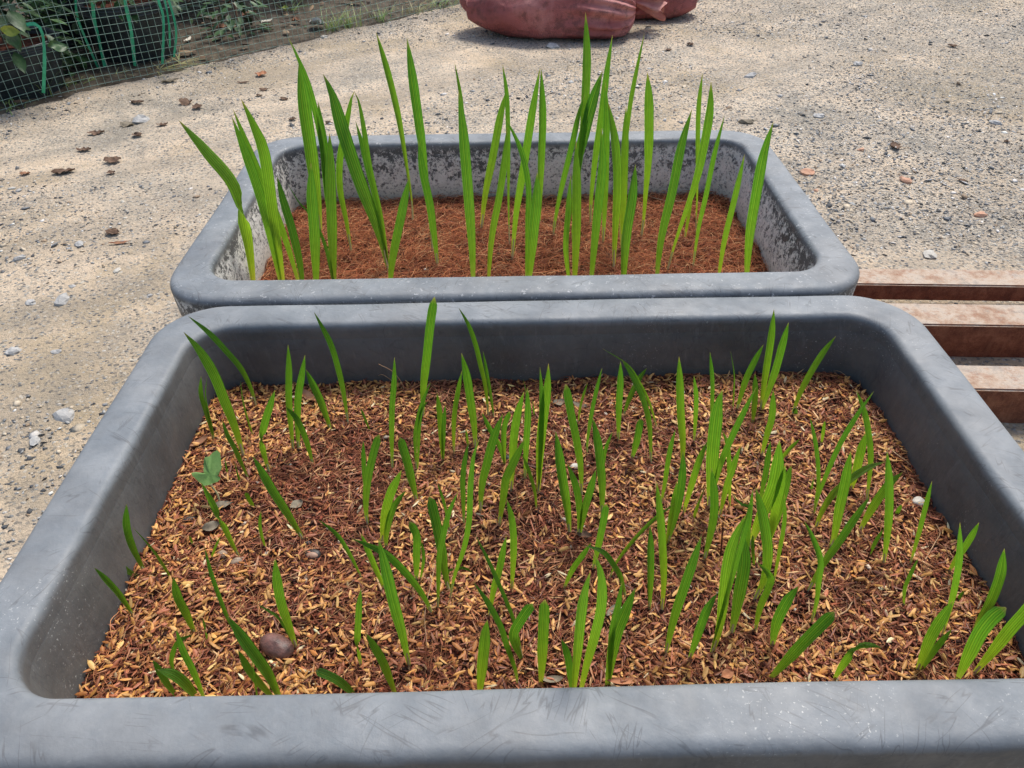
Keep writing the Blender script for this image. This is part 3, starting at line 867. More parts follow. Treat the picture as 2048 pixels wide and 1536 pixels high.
def leaf_points(k, pts, beta, base_P):
    """photo points -> world points on the leaning upright plane through the seedling's foot"""
    n = np.array([0, -math.cos(beta), math.sin(beta)])      # plane normal: contains x axis and (0, sin b, cos b)
    out = []
    for (x, y) in pts:
        d = ray(x, y); t = np.dot(base_P - CAM, n) / np.dot(d, n)
        out.append(CAM + d * t)
    return np.array(out)

def build_seedlings(k, text):
    for li, line in enumerate([l for l in text.strip().split('\n') if l.strip()]):
        leaves = []
        for lf in line.split(';'):
            pts = []; w = 10; kind = 'n'; tw = None
            for tok in lf.split():
                if ',' in tok: pts.append(tuple(float(q) for q in tok.split(',')))
                elif tok[0] == 'w': w = float(tok[1:])
                elif tok[0] == 't': tw = float(tok[1:])
                else: kind = tok
            leaves.append((pts, w, kind, tw))
        bx, by = leaves[0][0][0]
        B = on_z(bx, by, SOILZ[k])
        u, v = tub_local(k, B[0], B[1])
        u = float(np.clip(u, -TW / 2 + 0.062, TW / 2 - 0.062)); v = float(np.clip(v, -TL / 2 + 0.062, TL / 2 - 0.062))
        X, Y = tub_world(k, u, v); Z = float(soil_h(k, np.array(u), np.array(v)))
        B = np.array([X, Y, Z])
        root = empty('palm_seedling', B.tolist())
        tops = []; cl = []
        for qi, (pts, w, kind, tw) in enumerate(leaves):
            beta = random.uniform(-0.12, 0.16)
            P = leaf_points(k, pts, beta, B)
            if P[0][2] > Z - 0.006:     # root the blade just under the surface
                P[0] = np.array([P[0][0], P[0][1], min(P[0][2], Z - 0.004)])
            else:
                P[0] = np.array([P[0][0], P[0][1], max(P[0][2], Z - 0.02)])
            P[0] = P[0] * 0.35 + np.array([X, Y, P[0][2]]) * 0.65 if abs(P[0][0] - X) < 0.012 else P[0]
            P = P[[0] + [i for i in range(1, len(P)) if P[i][2] > P[0][2] + 0.002 or i > 1]]
            C = catmull(P, 22)
            W = 0.80 * w * depth(C[len(C) // 2]) / FPX
            if kind == 'g': W = max(W, 0.0012)
            me = blade_mesh(C - B, W, kind, tw, random.uniform(-0.45, 0.45), fold=random.uniform(0.02, 0.16)) if False else None
            face = random.uniform(-0.45, 0.45)
            me = blade_mesh(C, W, kind, tw, face, fold=random.uniform(0.04, 0.32))
            me.transform(Matrix.Translation((-B).tolist()))
            o = obj('leaf', me, M_LEAF, root)
            tops.append(pts[-1]); cl.append((C, W, kind, tw))
        # pale sheath at the foot
        C0 = cl[0][0]; r = max(min(cl[0][1] * 0.16, 0.0016), 0.0006)
        if by < (560 if k == 2 else 1360):
            S = C0[:4] ; VV = []
            for i, p in enumerate(S):
                rr = r * (1.25 - 0.2 * i)
                for q in range(6): VV.append(p + np.array([math.cos(q * math.pi / 3) * rr, math.sin(q * math.pi / 3) * rr, 0]))
            FF = [(i * 6 + q, i * 6 + (q + 1) % 6, (i + 1) * 6 + (q + 1) % 6, (i + 1) * 6 + q) for i in range(3) for q in range(6)]
            me = mesh_np('sheath', np.array(VV) - B, np.array(FF))
            obj('sheath', me, M_SHEATH, root)
        hgt = max(float(c[0][-1][2] - Z) for c in cl); wid = max(c[1] for c in cl)
        dx = float(cl[0][0][-1][0] - cl[0][0][0][0]) / max(hgt, 0.01)
        SEED.append(dict(o=root, k=k, u=u, v=v, bx=bx, by=min(by, 9999), h=hgt, w=wid, lean=dx, n=len(cl), kind=cl[0][2], tw=cl[0][3]))
M_SHEATH = simple('pale_sheath', (0.56, 0.58, 0.28), 0.5, (0.55, 0.50, 0.30), 60)
build_seedlings(2, BACK)
build_seedlings(1, FRONT)

# every seedling gets a description that fits it alone
def ordinal(i):
    return ['leftmost', 'second from left', 'third from left', 'fourth from left', 'fifth from left', 'sixth from left', 'seventh from left',
            'eighth from left', 'ninth from left', 'tenth from left', 'eleventh from left', 'twelfth from left'][i]
ORD = ['front', 'second', 'third', 'fourth', 'fifth', 'sixth', 'seventh', 'eighth']
def describe():
    for k, tubname in ((1, 'front tub'), (2, 'rear tub')):
        S = [s for s in SEED if s['k'] == k]
        hs = sorted(s['h'] for s in S); lo, hi = hs[len(hs) // 3], hs[2 * len(hs) // 3]
        ws = sorted(s['w'] for s in S); wl_, wh_ = ws[len(ws) // 3], ws[2 * len(ws) // 3]
        vs = sorted(s['v'] for s in S); v1, v2 = vs[len(vs) // 3], vs[2 * len(vs) // 3]
        groups = {}
        for s in S:
            size = 'tall' if s['h'] > hi else ('short' if s['h'] < lo else 'mid-height')
            if s['h'] < 0.028: size = 'tiny'
            wd = 'broad' if s['w'] > wh_ else ('thin' if s['w'] < wl_ else 'narrow')
            ln = 'leaning left' if s['lean'] < -0.28 else ('leaning right' if s['lean'] > 0.28 else 'upright')
            nl = {1: 'single leaf', 2: 'two leaves', 3: 'three leaves'}[s['n']]
            if s['tw'] is not None: nl = 'twisted leaf'
            elif s['kind'] == 'b' and s['n'] == 1: nl = 'blunt-tipped leaf'
            row = 'at the front of' if s['v'] < v1 else ('at the back of' if s['v'] > v2 else 'in the middle of')
            side = 'left' if s['u'] < -0.13 else ('right' if s['u'] > 0.13 else 'centre')
            key = (size, wd, ln, nl, row, side)
            groups.setdefault(key, []).append(s)
        for (size, wd, ln, nl, row, side), L in groups.items():
            L.sort(key=lambda s: s['bx'])
            where = {'left': 'left', 'right': 'right', 'centre': 'centre'}[side]
            for i, s in enumerate(L):
                place = {'at the front of': 'front', 'at the back of': 'back', 'in the middle of': 'middle'}[row]
                base = f'{size} {ln} seedling, {wd} {nl}, {place} {where} of {tubname}'
                if len(L) > 1:
                    base += ', ' + (('left one' if i == 0 else 'right one') if len(L) == 2 else ordinal(i))
                tag(s['o'], base, 'seedling', 'palm seedlings in the ' + tubname)
describe()

# ------------------------------------------------------------------ small things in the tubs
def blob_mesh(name, sx, sy, sz, seed=0, rough=0.12, nu=20, nv=12, col=None, bend=0.0):
    V = []
    for j in range(nv + 1):
        ph = math.pi * j / nv
        for i in range(nu):
            th = 2 * math.pi * i / nu
            p = np.array([math.sin(ph) * math.cos(th), math.sin(ph) * math.sin(th), math.cos(ph)])
            r = 1 + rough * (float(fbm(p[0] * 1.7 + seed * 3.3 + 5, p[1] * 1.7 + 5, p[2] * 1.7 + 5, 3)) - 0.5) * 2
            q = p * r
            V.append((q[0] * sx, q[1] * sy + bend * sx * q[0] ** 2, q[2] * sz))
    F = [(j * nu + i, (j + 1) * nu + i, (j + 1) * nu + (i + 1) % nu, j * nu + (i + 1) % nu) for j in range(nv) for i in range(nu)]
    return mesh_np(name, np.array(V), np.array(F))

M_SEEDB = simple('brown_seed_skin', (0.07, 0.045, 0.038), 0.42, (0.22, 0.105, 0.082), 120, 220, 0.0015, 0.5)
M_SEEDT = simple('beige_seed', (0.36, 0.27, 0.19), 0.5, (0.26, 0.18, 0.12), 120, 200, 0.0006, 0.4)
M_SEEDD = simple('black_seed_shell', (0.02, 0.017, 0.016), 0.45, (0.05, 0.04, 0.035), 120, 200, 0.0006, 0.4)
M_KERNEL = simple('pinkish_kernel', (0.42, 0.27, 0.19), 0.5, (0.34, 0.2, 0.13), 300)
M_WHITE = simple('white_stone', (0.72, 0.68, 0.58), 0.7, (0.55, 0.50, 0.40), 150, 300, 0.0008, 0.3)
M_SEEDY = simple('yellow_seed', (0.55, 0.36, 0.13), 0.45, (0.42, 0.24, 0.08), 150, 300, 0.0005, 0.4)
M_GSTONE = simple('grey_stone', (0.33, 0.33, 0.32), 0.8, (0.50, 0.49, 0.46), 60, 200, 0.002, 0.3)
M_PALE = simple('pale_stone', (0.55, 0.53, 0.47), 0.8, (0.46, 0.43, 0.37), 60, 200, 0.002, 0.3)
M_BRICK = simple('brick_fragment', (0.52, 0.28, 0.18), 0.9, (0.60, 0.38, 0.26), 60, 200, 0.001, 0.2)

def in_tub(k, x, y, dz=0.0):
    P = on_z(x, y, SOILZ[k]); u, v = tub_local(k, P[0], P[1])
    return Vector((P[0], P[1], float(soil_h(k, np.array(u), np.array(v))) + dz))
def px(n, P): return n * depth(P) / FPX

def seed(name, k, x, y, wpx, asp, mat, label, cat='seed', rz=0.0, hz=0.8, seed_=0, rough=0.08):
    P = in_tub(k, x, y); s = px(wpx, P) / 2
    o = obj(name, blob_mesh(name, s, s * asp, s * asp * hz, seed_, rough), mat, None, P + Vector((0, 0, s * asp * hz * 0.55)))
    o.rotation_euler = (0, 0.08, rz)
    return tag(o, label, cat)
big = seed('palm_seed', 1, 557, 1302, 76, 0.62, M_SEEDB, 'large oval dark brown palm seed lying on the mulch near the front left', rz=-0.45, rough=0.10, seed_=3)
seed('palm_seed', 1, 478, 1130, 30, 0.6, M_SEEDT, 'beige sprouted seed at the foot of a seedling in the left of the front tub', rz=0.6, seed_=5)
seed('palm_seed', 1, 448, 1116, 24, 0.72, M_SEEDT, 'small greyish beige seed just left of the larger beige one', rz=-0.6, seed_=6)
# opened black shell with a pale kernel
P = in_tub(1, 629, 1120); s = px(34, P) / 2
sh = obj('seed_shell', blob_mesh('seed_shell', s, s * 0.75, s * 0.45, 8, 0.06), M_SEEDD, None, P + Vector((0, 0, s * 0.25))); sh.rotation_euler = (0.35, 0, -0.1)
tag(sh, 'opened black seed shell showing its pinkish kernel beside a broad leaning seedling', 'seed')
kn = obj('kernel', blob_mesh('kernel', s * 0.72, s * 0.42, s * 0.3, 9, 0.04), M_KERNEL, sh, (0, -s * 0.15, s * 0.26))
seed('seed_shell', 1, 618, 1096, 18, 0.7, M_SEEDD, 'small black seed fragment right behind the opened shell', seed_=11, rough=0.3)
seed('white_pebble', 1, 1833, 1013, 27, 0.85, M_WHITE, 'white pocked pebble lying near the right wall of the front tub', 'pebble', rz=0.5, seed_=12, rough=0.3)
seed('white_pebble', 1, 1149, 936, 19, 0.8, M_WHITE, 'white rounded pebble between seedlings at the centre of the front tub', 'pebble', rz=0.2, seed_=13, rough=0.2)
seed('yellow_seed', 1, 1668, 795, 14, 0.9, M_SEEDY, 'round yellowish seed near the back right corner of the front tub', rz=0.2, seed_=14)
seed('yellow_seed', 1, 1733, 867, 16, 0.9, M_SEEDY, 'yellowish seed against a seedling stem near the right wall', rz=0.2, seed_=15)
seed('dark_seed', 1, 380, 1045, 26, 0.5, M_SEEDD, 'flat black seed husk left of the round dead leaf', rz=0.4, seed_=16, rough=0.25)
seed('peat_lump', 1, 1015, 918, 20, 0.8, M_SEEDD, 'small dark soil lump at the centre behind seedlings', 'lump', seed_=17, rough=0.4)
for j, (x, y, wh) in enumerate(((428, 885, 'at the foot of the leftmost back seedling'), (630, 829, 'below the large dry leaf strip'), (1211, 828, 'between thin leaves at the back centre'), (1276, 815, 'under the crossing leaves at the back'),
        (580, 932, 'in front of the back left seedling pair'), (1080, 1252, 'beside the blunt broad front seedling'), (1290, 985, 'on bare mulch right of centre'), (1268, 1030, 'just below another on bare mulch'), (800, 1188, 'right of the large central front blade'),
        (438, 1208, 'beside a long thin front left leaf'), (411, 1208, 'leftmost on the front left mulch'), (1590, 1218, 'amid the dense right seedlings'), (1752, 1230, 'next to the pale wavy root strand'), (1510, 1368, 'by the front rim right of centre'))):
    o = seed('white_grit', 1, x, y, 9 + (j * 5) % 5, 0.75, M_WHITE, None, 'grit', rz=j, seed_=20 + j, rough=0.3)
    o['group'] = 'white grit on the mulch'
    o['label'] = 'tiny white grit grain ' + wh

# flat curled leaf pieces
def curl_leaf(name, loc, L, W, rz, mat, curl=0.3, seed_=0, cup=0.3, n=12, m=6, lobes=0.0, parent=None):
    V = []
    for i in range(n + 1):
        t = i / n
        w = W / 2 * math.sin(math.pi * min(max(t, 0.02), 0.98)) ** 0.7 * (1 + lobes * math.sin(t * 20))
        for j in range(m + 1):
            a = j / m * 2 - 1
            x = (t - 0.5) * L; y = a * w
            z = curl * L * (t - 0.5) ** 2 + cup * W * 0.5 * a * a + (float(fbm(x / L * 3 + seed_ * 3 + 9, y / W * 3 + 9, seed_, 2)) - 0.5) * 0.38 * W
            V.append((x, y, z))
    V = np.array(V); V[:, 2] -= V[:, 2].min()
    F = [(i * (m + 1) + j, (i + 1) * (m + 1) + j, (i + 1) * (m + 1) + j + 1, i * (m + 1) + j + 1) for i in range(n) for j in range(m)]
    o = obj(name, mesh_np(name, V, np.array(F)), mat, parent, loc); o.rotation_euler = (0, 0, rz)
    return o
M_DRY1 = simple('tan_dry_leaf', (0.38, 0.20, 0.11), 0.7, (0.26, 0.12, 0.065), 80, 300, 0.0006, 0.3)
M_DRY2 = simple('grey_dead_leaf', (0.28, 0.24, 0.17), 0.75, (0.17, 0.14, 0.10), 90, 300, 0.0008, 0.25)
M_DRY3 = simple('dark_dry_leaf', (0.075, 0.045, 0.03), 0.8, (0.20, 0.125, 0.08), 90, 300, 0.0008, 0.25)
M_DRY4 = simple('orange_dry_leaf', (0.48, 0.22, 0.11), 0.75, (0.36, 0.15, 0.08), 90, 300, 0.0006, 0.25)
for (x, y, L, W, rz, m, lab) in (
    (403, 894, 40, 17, 0.9, M_DRY1, 'brown dry leaf leaning against the left wall of the front tub'),
    (620, 802, 52, 17, -0.8, M_DRY1, 'large light brown dry leaf strip at the back of the front tub'),
    (1118, 808, 26, 18, 0.2, M_DRY2, 'greyish curled dead leaf scrap behind the central seedlings'),
    (1160, 815, 34, 14, -0.5, M_DRY2, 'long greyish dead leaf scrap beside the curled one'),
    (427, 1066, 34, 28, 0.3, M_DRY2, 'round grey-green dead leaf on mulch at the left'),
    (450, 1017, 38, 16, 0.1, M_DRY2, 'translucent grey leaf scrap beneath the lobed weed'),
    (596, 1018, 28, 22, 0.8, M_DRY2, 'small papery beige leaf scrap beside the long leaning seedling'),
    (1222, 1226, 34, 12, 0.9, M_DRY2, 'pinkish grey wood sliver on mulch between front seedlings'),
    (1165, 1078, 36, 18, -0.4, M_DRY3, 'dark brown bark scrap at the foot of two crossing seedlings'),
    (1105, 1360, 44, 16, 0.1, M_DRY2, 'grey-beige dead leaf near the front rim'),
    (1250, 1366, 74, 14, 0.05, M_DRY4, 'long reddish bark strip along the front rim'),
    (1452, 1358, 28, 20, 0.4, M_DRY4, 'chunky reddish bark piece near the front rim')):
    P = in_tub(1, x, y, 0.0035)
    o = curl_leaf('dead_leaf', P, px(L, P), px(W, P), rz, m, 0.3, x % 17, 0.35)
    tag(o, lab, 'dead leaf' if 'leaf' in lab else 'bark')

# lobed weed
P = in_tub(1, 441, 1010); weed = empty('weed', P); tag(weed, 'small weed with one pale green three-lobed leaf by the left wall', 'weed')
M_WEED = simple('weed_leaf', (0.20, 0.34, 0.09), 0.5, (0.13, 0.25, 0.06), 120, 300, 0.0006, 0.4)
def flat_poly(name, outline, Y, mat, parent, org, cx, cy, lean=0.5):
    # outline of the lobed leaf (photo positions) laid on a tilted plane, triangulated as a fan with a raised midrib
    n_ = np.array([0, -math.cos(lean), math.sin(lean)]); Pc = on_y(cx, cy, Y)
    def pr(x, y):
        d = ray(x, y); return CAM + d * (np.dot(Pc - CAM, n_) / np.dot(d, n_))
    V = [pr(cx, cy)]; m = len(outline)
    for (x, y) in outline: V.append((np.array(pr(x, y)) + V[0]) / 2 + n_ * 0.0012 * math.sin(x))
    for (x, y) in outline: V.append(np.array(pr(x, y)) - n_ * 0.0015 * math.cos(y))
    F = []
    me = bpy.data.meshes.new(name)
    faces = [(0, 1 + i, 1 + (i + 1) % m) for i in range(m)] + [(1 + i, 1 + m + i, 1 + m + (i + 1) % m, 1 + (i + 1) % m) for i in range(m)]
    me.from_pydata([tuple(np.array(v) - np.array(org)) for v in V], [], faces); me.update()
    for p in me.polygons: p.use_smooth = True
    return obj(name, me, mat, parent)
out = [(420, 970), (408, 972), (395, 962), (386, 952), (384, 946), (392, 944), (400, 948), (407, 955), (408, 940), (407, 925), (410, 915), (418, 912), (425, 904), (434, 900), (440, 906), (443, 920), (443, 935), (437, 952), (443, 958), (436, 964), (428, 966)]
flat_poly('leaf', out, float(P.y) + 0.004, M_WEED, weed, P, 420, 948, 0.9)
def tube_mesh(name, pts, r0, r1, sides=6):
    pts = np.array(pts, float); n = len(pts); T = np.gradient(pts, axis=0); V = []
    for i in range(n):
        t = T[i] / max(np.linalg.norm(T[i]), 1e-9); a = np.cross(t, (0.1, 0.2, 1.0)); 
        if np.linalg.norm(a) < 0.1: a = np.cross(t, (1, 0, 0))
        a /= np.linalg.norm(a); b = np.cross(t, a); r = r0 + (r1 - r0) * i / (n - 1)
        for q in range(sides):
            w = 2 * math.pi * q / sides; V.append(pts[i] + r * (a * math.cos(w) + b * math.sin(w)))
    F = [(i * sides + q, i * sides + (q + 1) % sides, (i + 1) * sides + (q + 1) % sides, (i + 1) * sides + q) for i in range(n - 1) for q in range(sides)]
    return mesh_np(name, np.array(V), np.array(F))
pa, pb = np.array(P), on_y(420, 968, float(P.y) + 0.004)
obj('stem', tube_mesh('stem', catmull([pa - pa, (pb - pa) * 0.5 + (0.002, 0, 0), pb - pa], 8), 0.0009, 0.0007), M_SHEATH, weed)

# loose stems and strands
M_STRAW = simple('dry_straw', (0.50, 0.33, 0.18), 0.6, (0.38, 0.2, 0.1), 200)
M_DARKSTEM = simple('dark_dead_stem', (0.05, 0.015, 0.012), 0.6, (0.12, 0.03, 0.02), 200)
def strand(name, k, pts, r, mat, label, cat, lift=0.003):
    W = []
    for i, p in enumerate(pts):
        if len(p) == 2: W.append(np.array(in_tub(k, p[0], p[1], lift)))
        else:
            q0 = in_tub(k, pts[-1][0], pts[-1][1]) if len(pts[-1]) == 2 else in_tub(k, pts[0][0], pts[0][1]); W.append(on_y(p[0], p[1], q0.y))
    o = obj(name, tube_mesh(name, catmull(W, 20), r, r * 0.6, 5), mat); return tag(o, label, cat)
strand('root_strand', 1, [(1660, 1242), (1690, 1228), (1705, 1205), (1728, 1196)], 0.0007, M_STRAW, 'pale wavy root strand on mulch in the right of the front tub', 'root')
strand('withered_shoot', 1, [(1442, 1108), (1444, 1075, 1), (1446, 1046, 1)], 0.0009, M_DARKSTEM, 'thin black dead stem standing among central right seedlings', 'withered shoot')
strand('withered_shoot', 1, [(1706, 1088), (1709, 1062, 1), (1711, 1040, 1)], 0.0008, M_DARKSTEM, 'dark red dead stem behind the long leaning seedling at right', 'withered shoot')
strand('withered_shoot', 1, [(1732, 1125), (1738, 1110, 1), (1742, 1098, 1)], 0.0007, M_DARKSTEM, 'short dark red dead stem at right of the front tub', 'withered shoot')
strand('straw', 1, [(808, 784), (803, 765, 1), (785, 743, 1), (757, 728, 1)], 0.0005, M_STRAW, 'upper pale fibre arching up against the back wall', 'fibre')
strand('straw', 1, [(784, 770), (775, 755, 1), (764, 749, 1), (757, 751, 1)], 0.0005, M_STRAW, 'short lower pale fibre arching against the back wall', 'fibre')
strand('straw', 1, [(871, 1135), (862, 1180), (850, 1230), (855, 1300)], 0.0004, M_STRAW, 'long pale hair strand lying across mulch at the centre front', 'fibre', 0.005)
strand('straw', 1, [(750, 1270), (765, 1235), (785, 1220), (800, 1195)], 0.0004, M_STRAW, 'pale bent hair strand beside the large central front seedling', 'fibre', 0.005)
strand('twig', 2, [(1276, 388), (1300, 402), (1335, 411), (1372, 413)], 0.0012, M_STRAW, 'thin pale curved twig on coir at the back of the rear tub', 'twig', 0.006)
strand('twig', 1, [(1845, 1130), (1862, 1100), (1873, 1080), (1866, 1060)], 0.0005, M_STRAW, 'curved reddish strand near the right wall of the front tub', 'fibre', 0.004)
seed('white_grit', 2, 852, 541, 11, 0.6, M_WHITE, 'small white chip on the coir near the front rim of the rear tub', 'grit', seed_=60, rough=0.3)

def stone_mesh(s, j):
    me = blob_mesh('stone', s, s * (0.6 + 0.3 * ((j * 7) % 5) / 5), s * 0.38, 70 + j, 0.75, 8, 5)
    for p in me.polygons: p.use_smooth = False
    return me
# ------------------------------------------------------------------ things lying on the yard
def gpt(x, y, dz=0.0):
    P = on_z(x, y, 0.0); return Vector((P[0], P[1], float(ground_z(P[0], P[1])) + dz))
for (x, y, L, W, rz, m, lab) in (
    (226, 323, 46, 22, 0.3, M_DRY3, 'dark curled dry leaf, largest on sand left of the rear tub'),
    (222, 346, 24, 14, 0.1, M_DRY3, 'small brown leaf scrap just below the largest dark leaf'),
    (128, 345, 60, 20, 0.35, M_DRY3, 'long twisted brown leaf on the sand at the far left'),
    (50, 347, 28, 12, 0.4, M_DRY1, 'small brown leaf scrap near the left edge'),
    (168, 300, 40, 14, 0.5, M_DRY3, 'brown folded leaf above the long twisted one'),
    (192, 265, 44, 16, 0.2, M_DRY3, 'dark brown leaf below the gravelly patch by the fence'),
    (275, 205, 38, 12, 0.1, M_DRY3, 'slender dark leaf lying on the sand near the fence'),
    (255, 250, 40, 16, -0.1, M_DRY2, 'greyish brown leaf in a small litter cluster'),
    (275, 272, 36, 14, -0.3, M_DRY3, 'dark pointed leaf lowest in the litter cluster'),
    (372, 205, 34, 26, 0.6, M_DRY3, 'crumpled dark leaf heap left of the tall seedlings'),
    (395, 216, 30, 16, -0.5, M_DRY3, 'small dark leaf touching the crumpled heap'),
    (325, 250, 30, 12, 0.2, M_DRY3, 'thin brown leaf between litter cluster and heap'),
    (523, 150, 30, 18, 0.5, M_DRY4, 'orange-brown dry leaf on the sand beyond the rear tub'),
    (486, 164, 34, 6, 0.1, M_DRY3, 'thin dark stick-like leaf near the orange leaf'),
    (528, 178, 26, 10, 0.1, M_DRY3, 'small brown leaf below the orange leaf'),
    (518, 190, 18, 8, 0.3, M_DRY3, 'tiny brown leaf fragment under the orange leaf'),
    (568, 197, 26, 10, 0.0, M_DRY3, 'brown leaf fragment just left of the tallest left seedling'),
    (585, 240, 22, 12, 0.7, M_DRY3, 'small upright dark leaf just behind the rear tub rim'),
    (226, 466, 34, 24, 0.9, M_DRY3, 'curled purplish brown leaf on the grit left of the rear tub'),
    (240, 487, 60, 8, 0.25, M_DRY1, 'long thin brown twig-like leaf below the curled purplish one'),
    (340, 163, 46, 12, 0.1, M_DRY2, 'flat grey leaf by the fence foot'),
    (1380, 91, 24, 10, -0.4, M_DRY3, 'small dark leaf on the sand right of the sacks'),
    (1336, 102, 20, 10, 0.0, M_DRY3, 'tiny dark leaf right of the thin tall seedling tip'),
    (1790, 296, 56, 16, 0.5, M_DRY3, 'forked dark twig-like leaf on the grey grit at right'),
    (1905, 93, 30, 10, -0.3, M_DRY3, 'grey-brown leaf at the far right back'),
    (2015, 282, 16, 10, 0.3, M_DRY3, 'little dark leaf near the right edge'),
    (1925, 361, 28, 8, 0.0, M_DRY3, 'short dark bark strip at the right')):
    P = gpt(x, y, 0.001); sc = depth(P) / FPX
    o = curl_leaf('dry_leaf', P, L * sc * 0.72, W * sc * 1.25, rz * 1.5 + (x % 7) * 0.25 - 0.7, m, 0.18, x % 13, 0.18, 14, 8, 0.22)
    tag(o, lab, 'dry leaf')
for j, (x, y, w, m, lab) in enumerate((
    (1493, 245, 32, M_DRY2, 'brownish grey stone on the sand behind the right end of the rear tub'),
    (1860, 508, 36, M_PALE, 'largest pale flat stone in the grit above the rusty beams'),
    (1615, 344, 32, M_BRICK, 'flat orange brick chip beside the right rim of the rear tub'),
    (1722, 300, 18, M_BRICK, 'small orange brick crumb right of the rear tub'),
    (1810, 362, 28, M_BRICK, 'brown brick splinter in the grey grit'),
    (1963, 428, 30, M_BRICK, 'orange brick shard nearest the rusty beams'),
    (1632, 380, 14, M_BRICK, 'tiny orange brick crumb just below the flat chip'),
    (1638, 232, 26, M_GSTONE, 'light grey stone right of the rightmost tall seedling'),
    (1715, 128, 26, M_GSTONE, 'pale grey stone at the upper right on the grit'),
    (1990, 245, 22, M_GSTONE, 'pale grey stone at the right edge'),
    (1500, 152, 26, M_GSTONE, 'dark grey stone on the sand beyond the seedlings'),
    (1560, 192, 14, M_GSTONE, 'small grey stone left of the grit field'),
    (1106, 92, 30, M_GSTONE, 'flat grey stone just in front of the red sack'),
    (280, 240, 44, M_GSTONE, 'clump of pale blue-grey stone by the leaf litter'),
    (128, 828, 44, M_GSTONE, 'pale grey stone on the sand left of the front tub'),
    (40, 515, 26, M_GSTONE, 'grey stone at the left edge level with the rear tub'),
    (158, 488, 24, M_GSTONE, 'rough grey stone amid chips left of the rear tub'),
    (145, 572, 14, M_GSTONE, 'small light grey stone above the front tub corner'),
    (235, 542, 20, M_PALE, 'small whitish stone left of the rear tub corner'),
    (245, 403, 9, M_WHITE, 'tiny white stone left of the rear tub'),
    (250, 435, 9, M_WHITE, 'tiny white stone below another at the left'),
    (48, 425, 8, M_WHITE, 'tiny white stone near the left edge'),
    (25, 378, 14, M_PALE, 'cream stone at the left edge'),
    (125, 600, 40, M_GSTONE, 'flat bluish stone on the sand at left'),
    (60, 605, 24, M_GSTONE, 'round grey stone on the sand at far left'),
    (300, 590, 16, M_GSTONE, 'grey stone just outside the rear tub corner'),
    (648, 75, 18, M_WHITE, 'white lump at the fence foot'),
    (25, 700, 30, M_GSTONE, 'grey stone at far left beside the front tub'),
    (70, 880, 30, M_GSTONE, 'dull grey stone near the lower left'),
    (110, 700, 20, M_GSTONE, 'small grey stone left of the front tub rim'))):
    P = gpt(x, y); s = w * depth(P) / FPX / 2
    o = obj('stone', stone_mesh(s, j), m, None, P + Vector((0, 0, s * 0.10))); o.rotation_euler = (0, 0, j * 1.3)
    tag(o, lab, 'stone' if 'brick' not in lab else 'brick chip')

# ------------------------------------------------------------------ wire fence
def build_fence():
    root = empty('wire_fence', (FA[0], FA[1], 0)); tag(root, 'green wire mesh fence with small square cells along the planted bed', 'fence')
    cell = 0.0228; r = 0.00072; zt = 0.62
    V = []; F = []
    def bar(p, q, r):
        p, q = np.array(p), np.array(q); d = q - p; d = d / np.linalg.norm(d)
        a = np.cross(d, (FN[0], FN[1], 0.01)); a /= np.linalg.norm(a); b = np.cross(d, a); k = len(V)
        for c in (p, q):
            for w in range(4): V.append(c + r * (a * math.cos(w * math.pi / 2 + .78) + b * math.sin(w * math.pi / 2 + .78)))
        for w in range(4): F.append((k + w, k + (w + 1) % 4, k + 4 + (w + 1) % 4, k + 4 + w))
    s0, s1 = -0.55, 2.9
    def off(s, z): return 0.018 * math.sin(s * 2.1) + 0.010 * math.sin(s * 5.3 + z * 6) + z * 0.02
    def pt(s, z):
        o = off(s, z); zz = z + 0.006 * math.sin(s * 3.1 + 1) + 0.003 * math.sin(s * 9)
        return np.array([FD[0] * s + FN[0] * o, FD[1] * s + FN[1] * o, zz])
    ns = int((s1 - s0) / cell); nz = int(zt / cell)
    for i in range(ns + 1):
        s = s0 + i * cell
        zs = [0.0, 0.1, 0.2, 0.35, zt]
        for a, b in zip(zs[:-1], zs[1:]): bar(pt(s, a), pt(s, b), r)
    for j in range(nz + 1):
        z = 0.004 + j * cell
        for i in range(0, ns, 3): bar(pt(s0 + i * cell, z), pt(s0 + min(i + 3, ns) * cell, z), r)
    m = simple('green_coated_wire', (0.16, 0.30, 0.23), 0.5, (0.34, 0.46, 0.38), 60, spec=0.5)
    o = obj('wire_mesh', mesh_np('wire_mesh', np.array(V), np.array(F), smooth=False), m, root); o['kind'] = 'stuff'
build_fence()

# ------------------------------------------------------------------ nursery pots behind the fence
M_POT = simple('black_pot_plastic', (0.018, 0.024, 0.027), 0.42, (0.045, 0.056, 0.062), 30, 120, 0.0006, 0.5)
M_STRAP = simple('green_plastic_strap', (0.03, 0.36, 0.17), 0.4, (0.05, 0.46, 0.24), 60, 200, 0.0006, 0.5)
M_DGREEN = simple('dark_bush_leaf', (0.022, 0.06, 0.018), 0.45, (0.055, 0.13, 0.035), 18, 200, 0.001, 0.4)
M_YLEAF = simple('yellow_leaf', (0.42, 0.45, 0.07), 0.5, (0.30, 0.36, 0.06), 80)
def lathe(name, prof, seg=40):
    V = [(r * math.cos(2 * math.pi * i / seg), r * math.sin(2 * math.pi * i / seg), z) for r, z in prof for i in range(seg)]
    F = [(j * seg + i, j * seg + (i + 1) % seg, (j + 1) * seg + (i + 1) % seg, (j + 1) * seg + i) for j in range(len(prof) - 1) for i in range(seg)]
    return mesh_np(name, np.array(V), np.array(F))
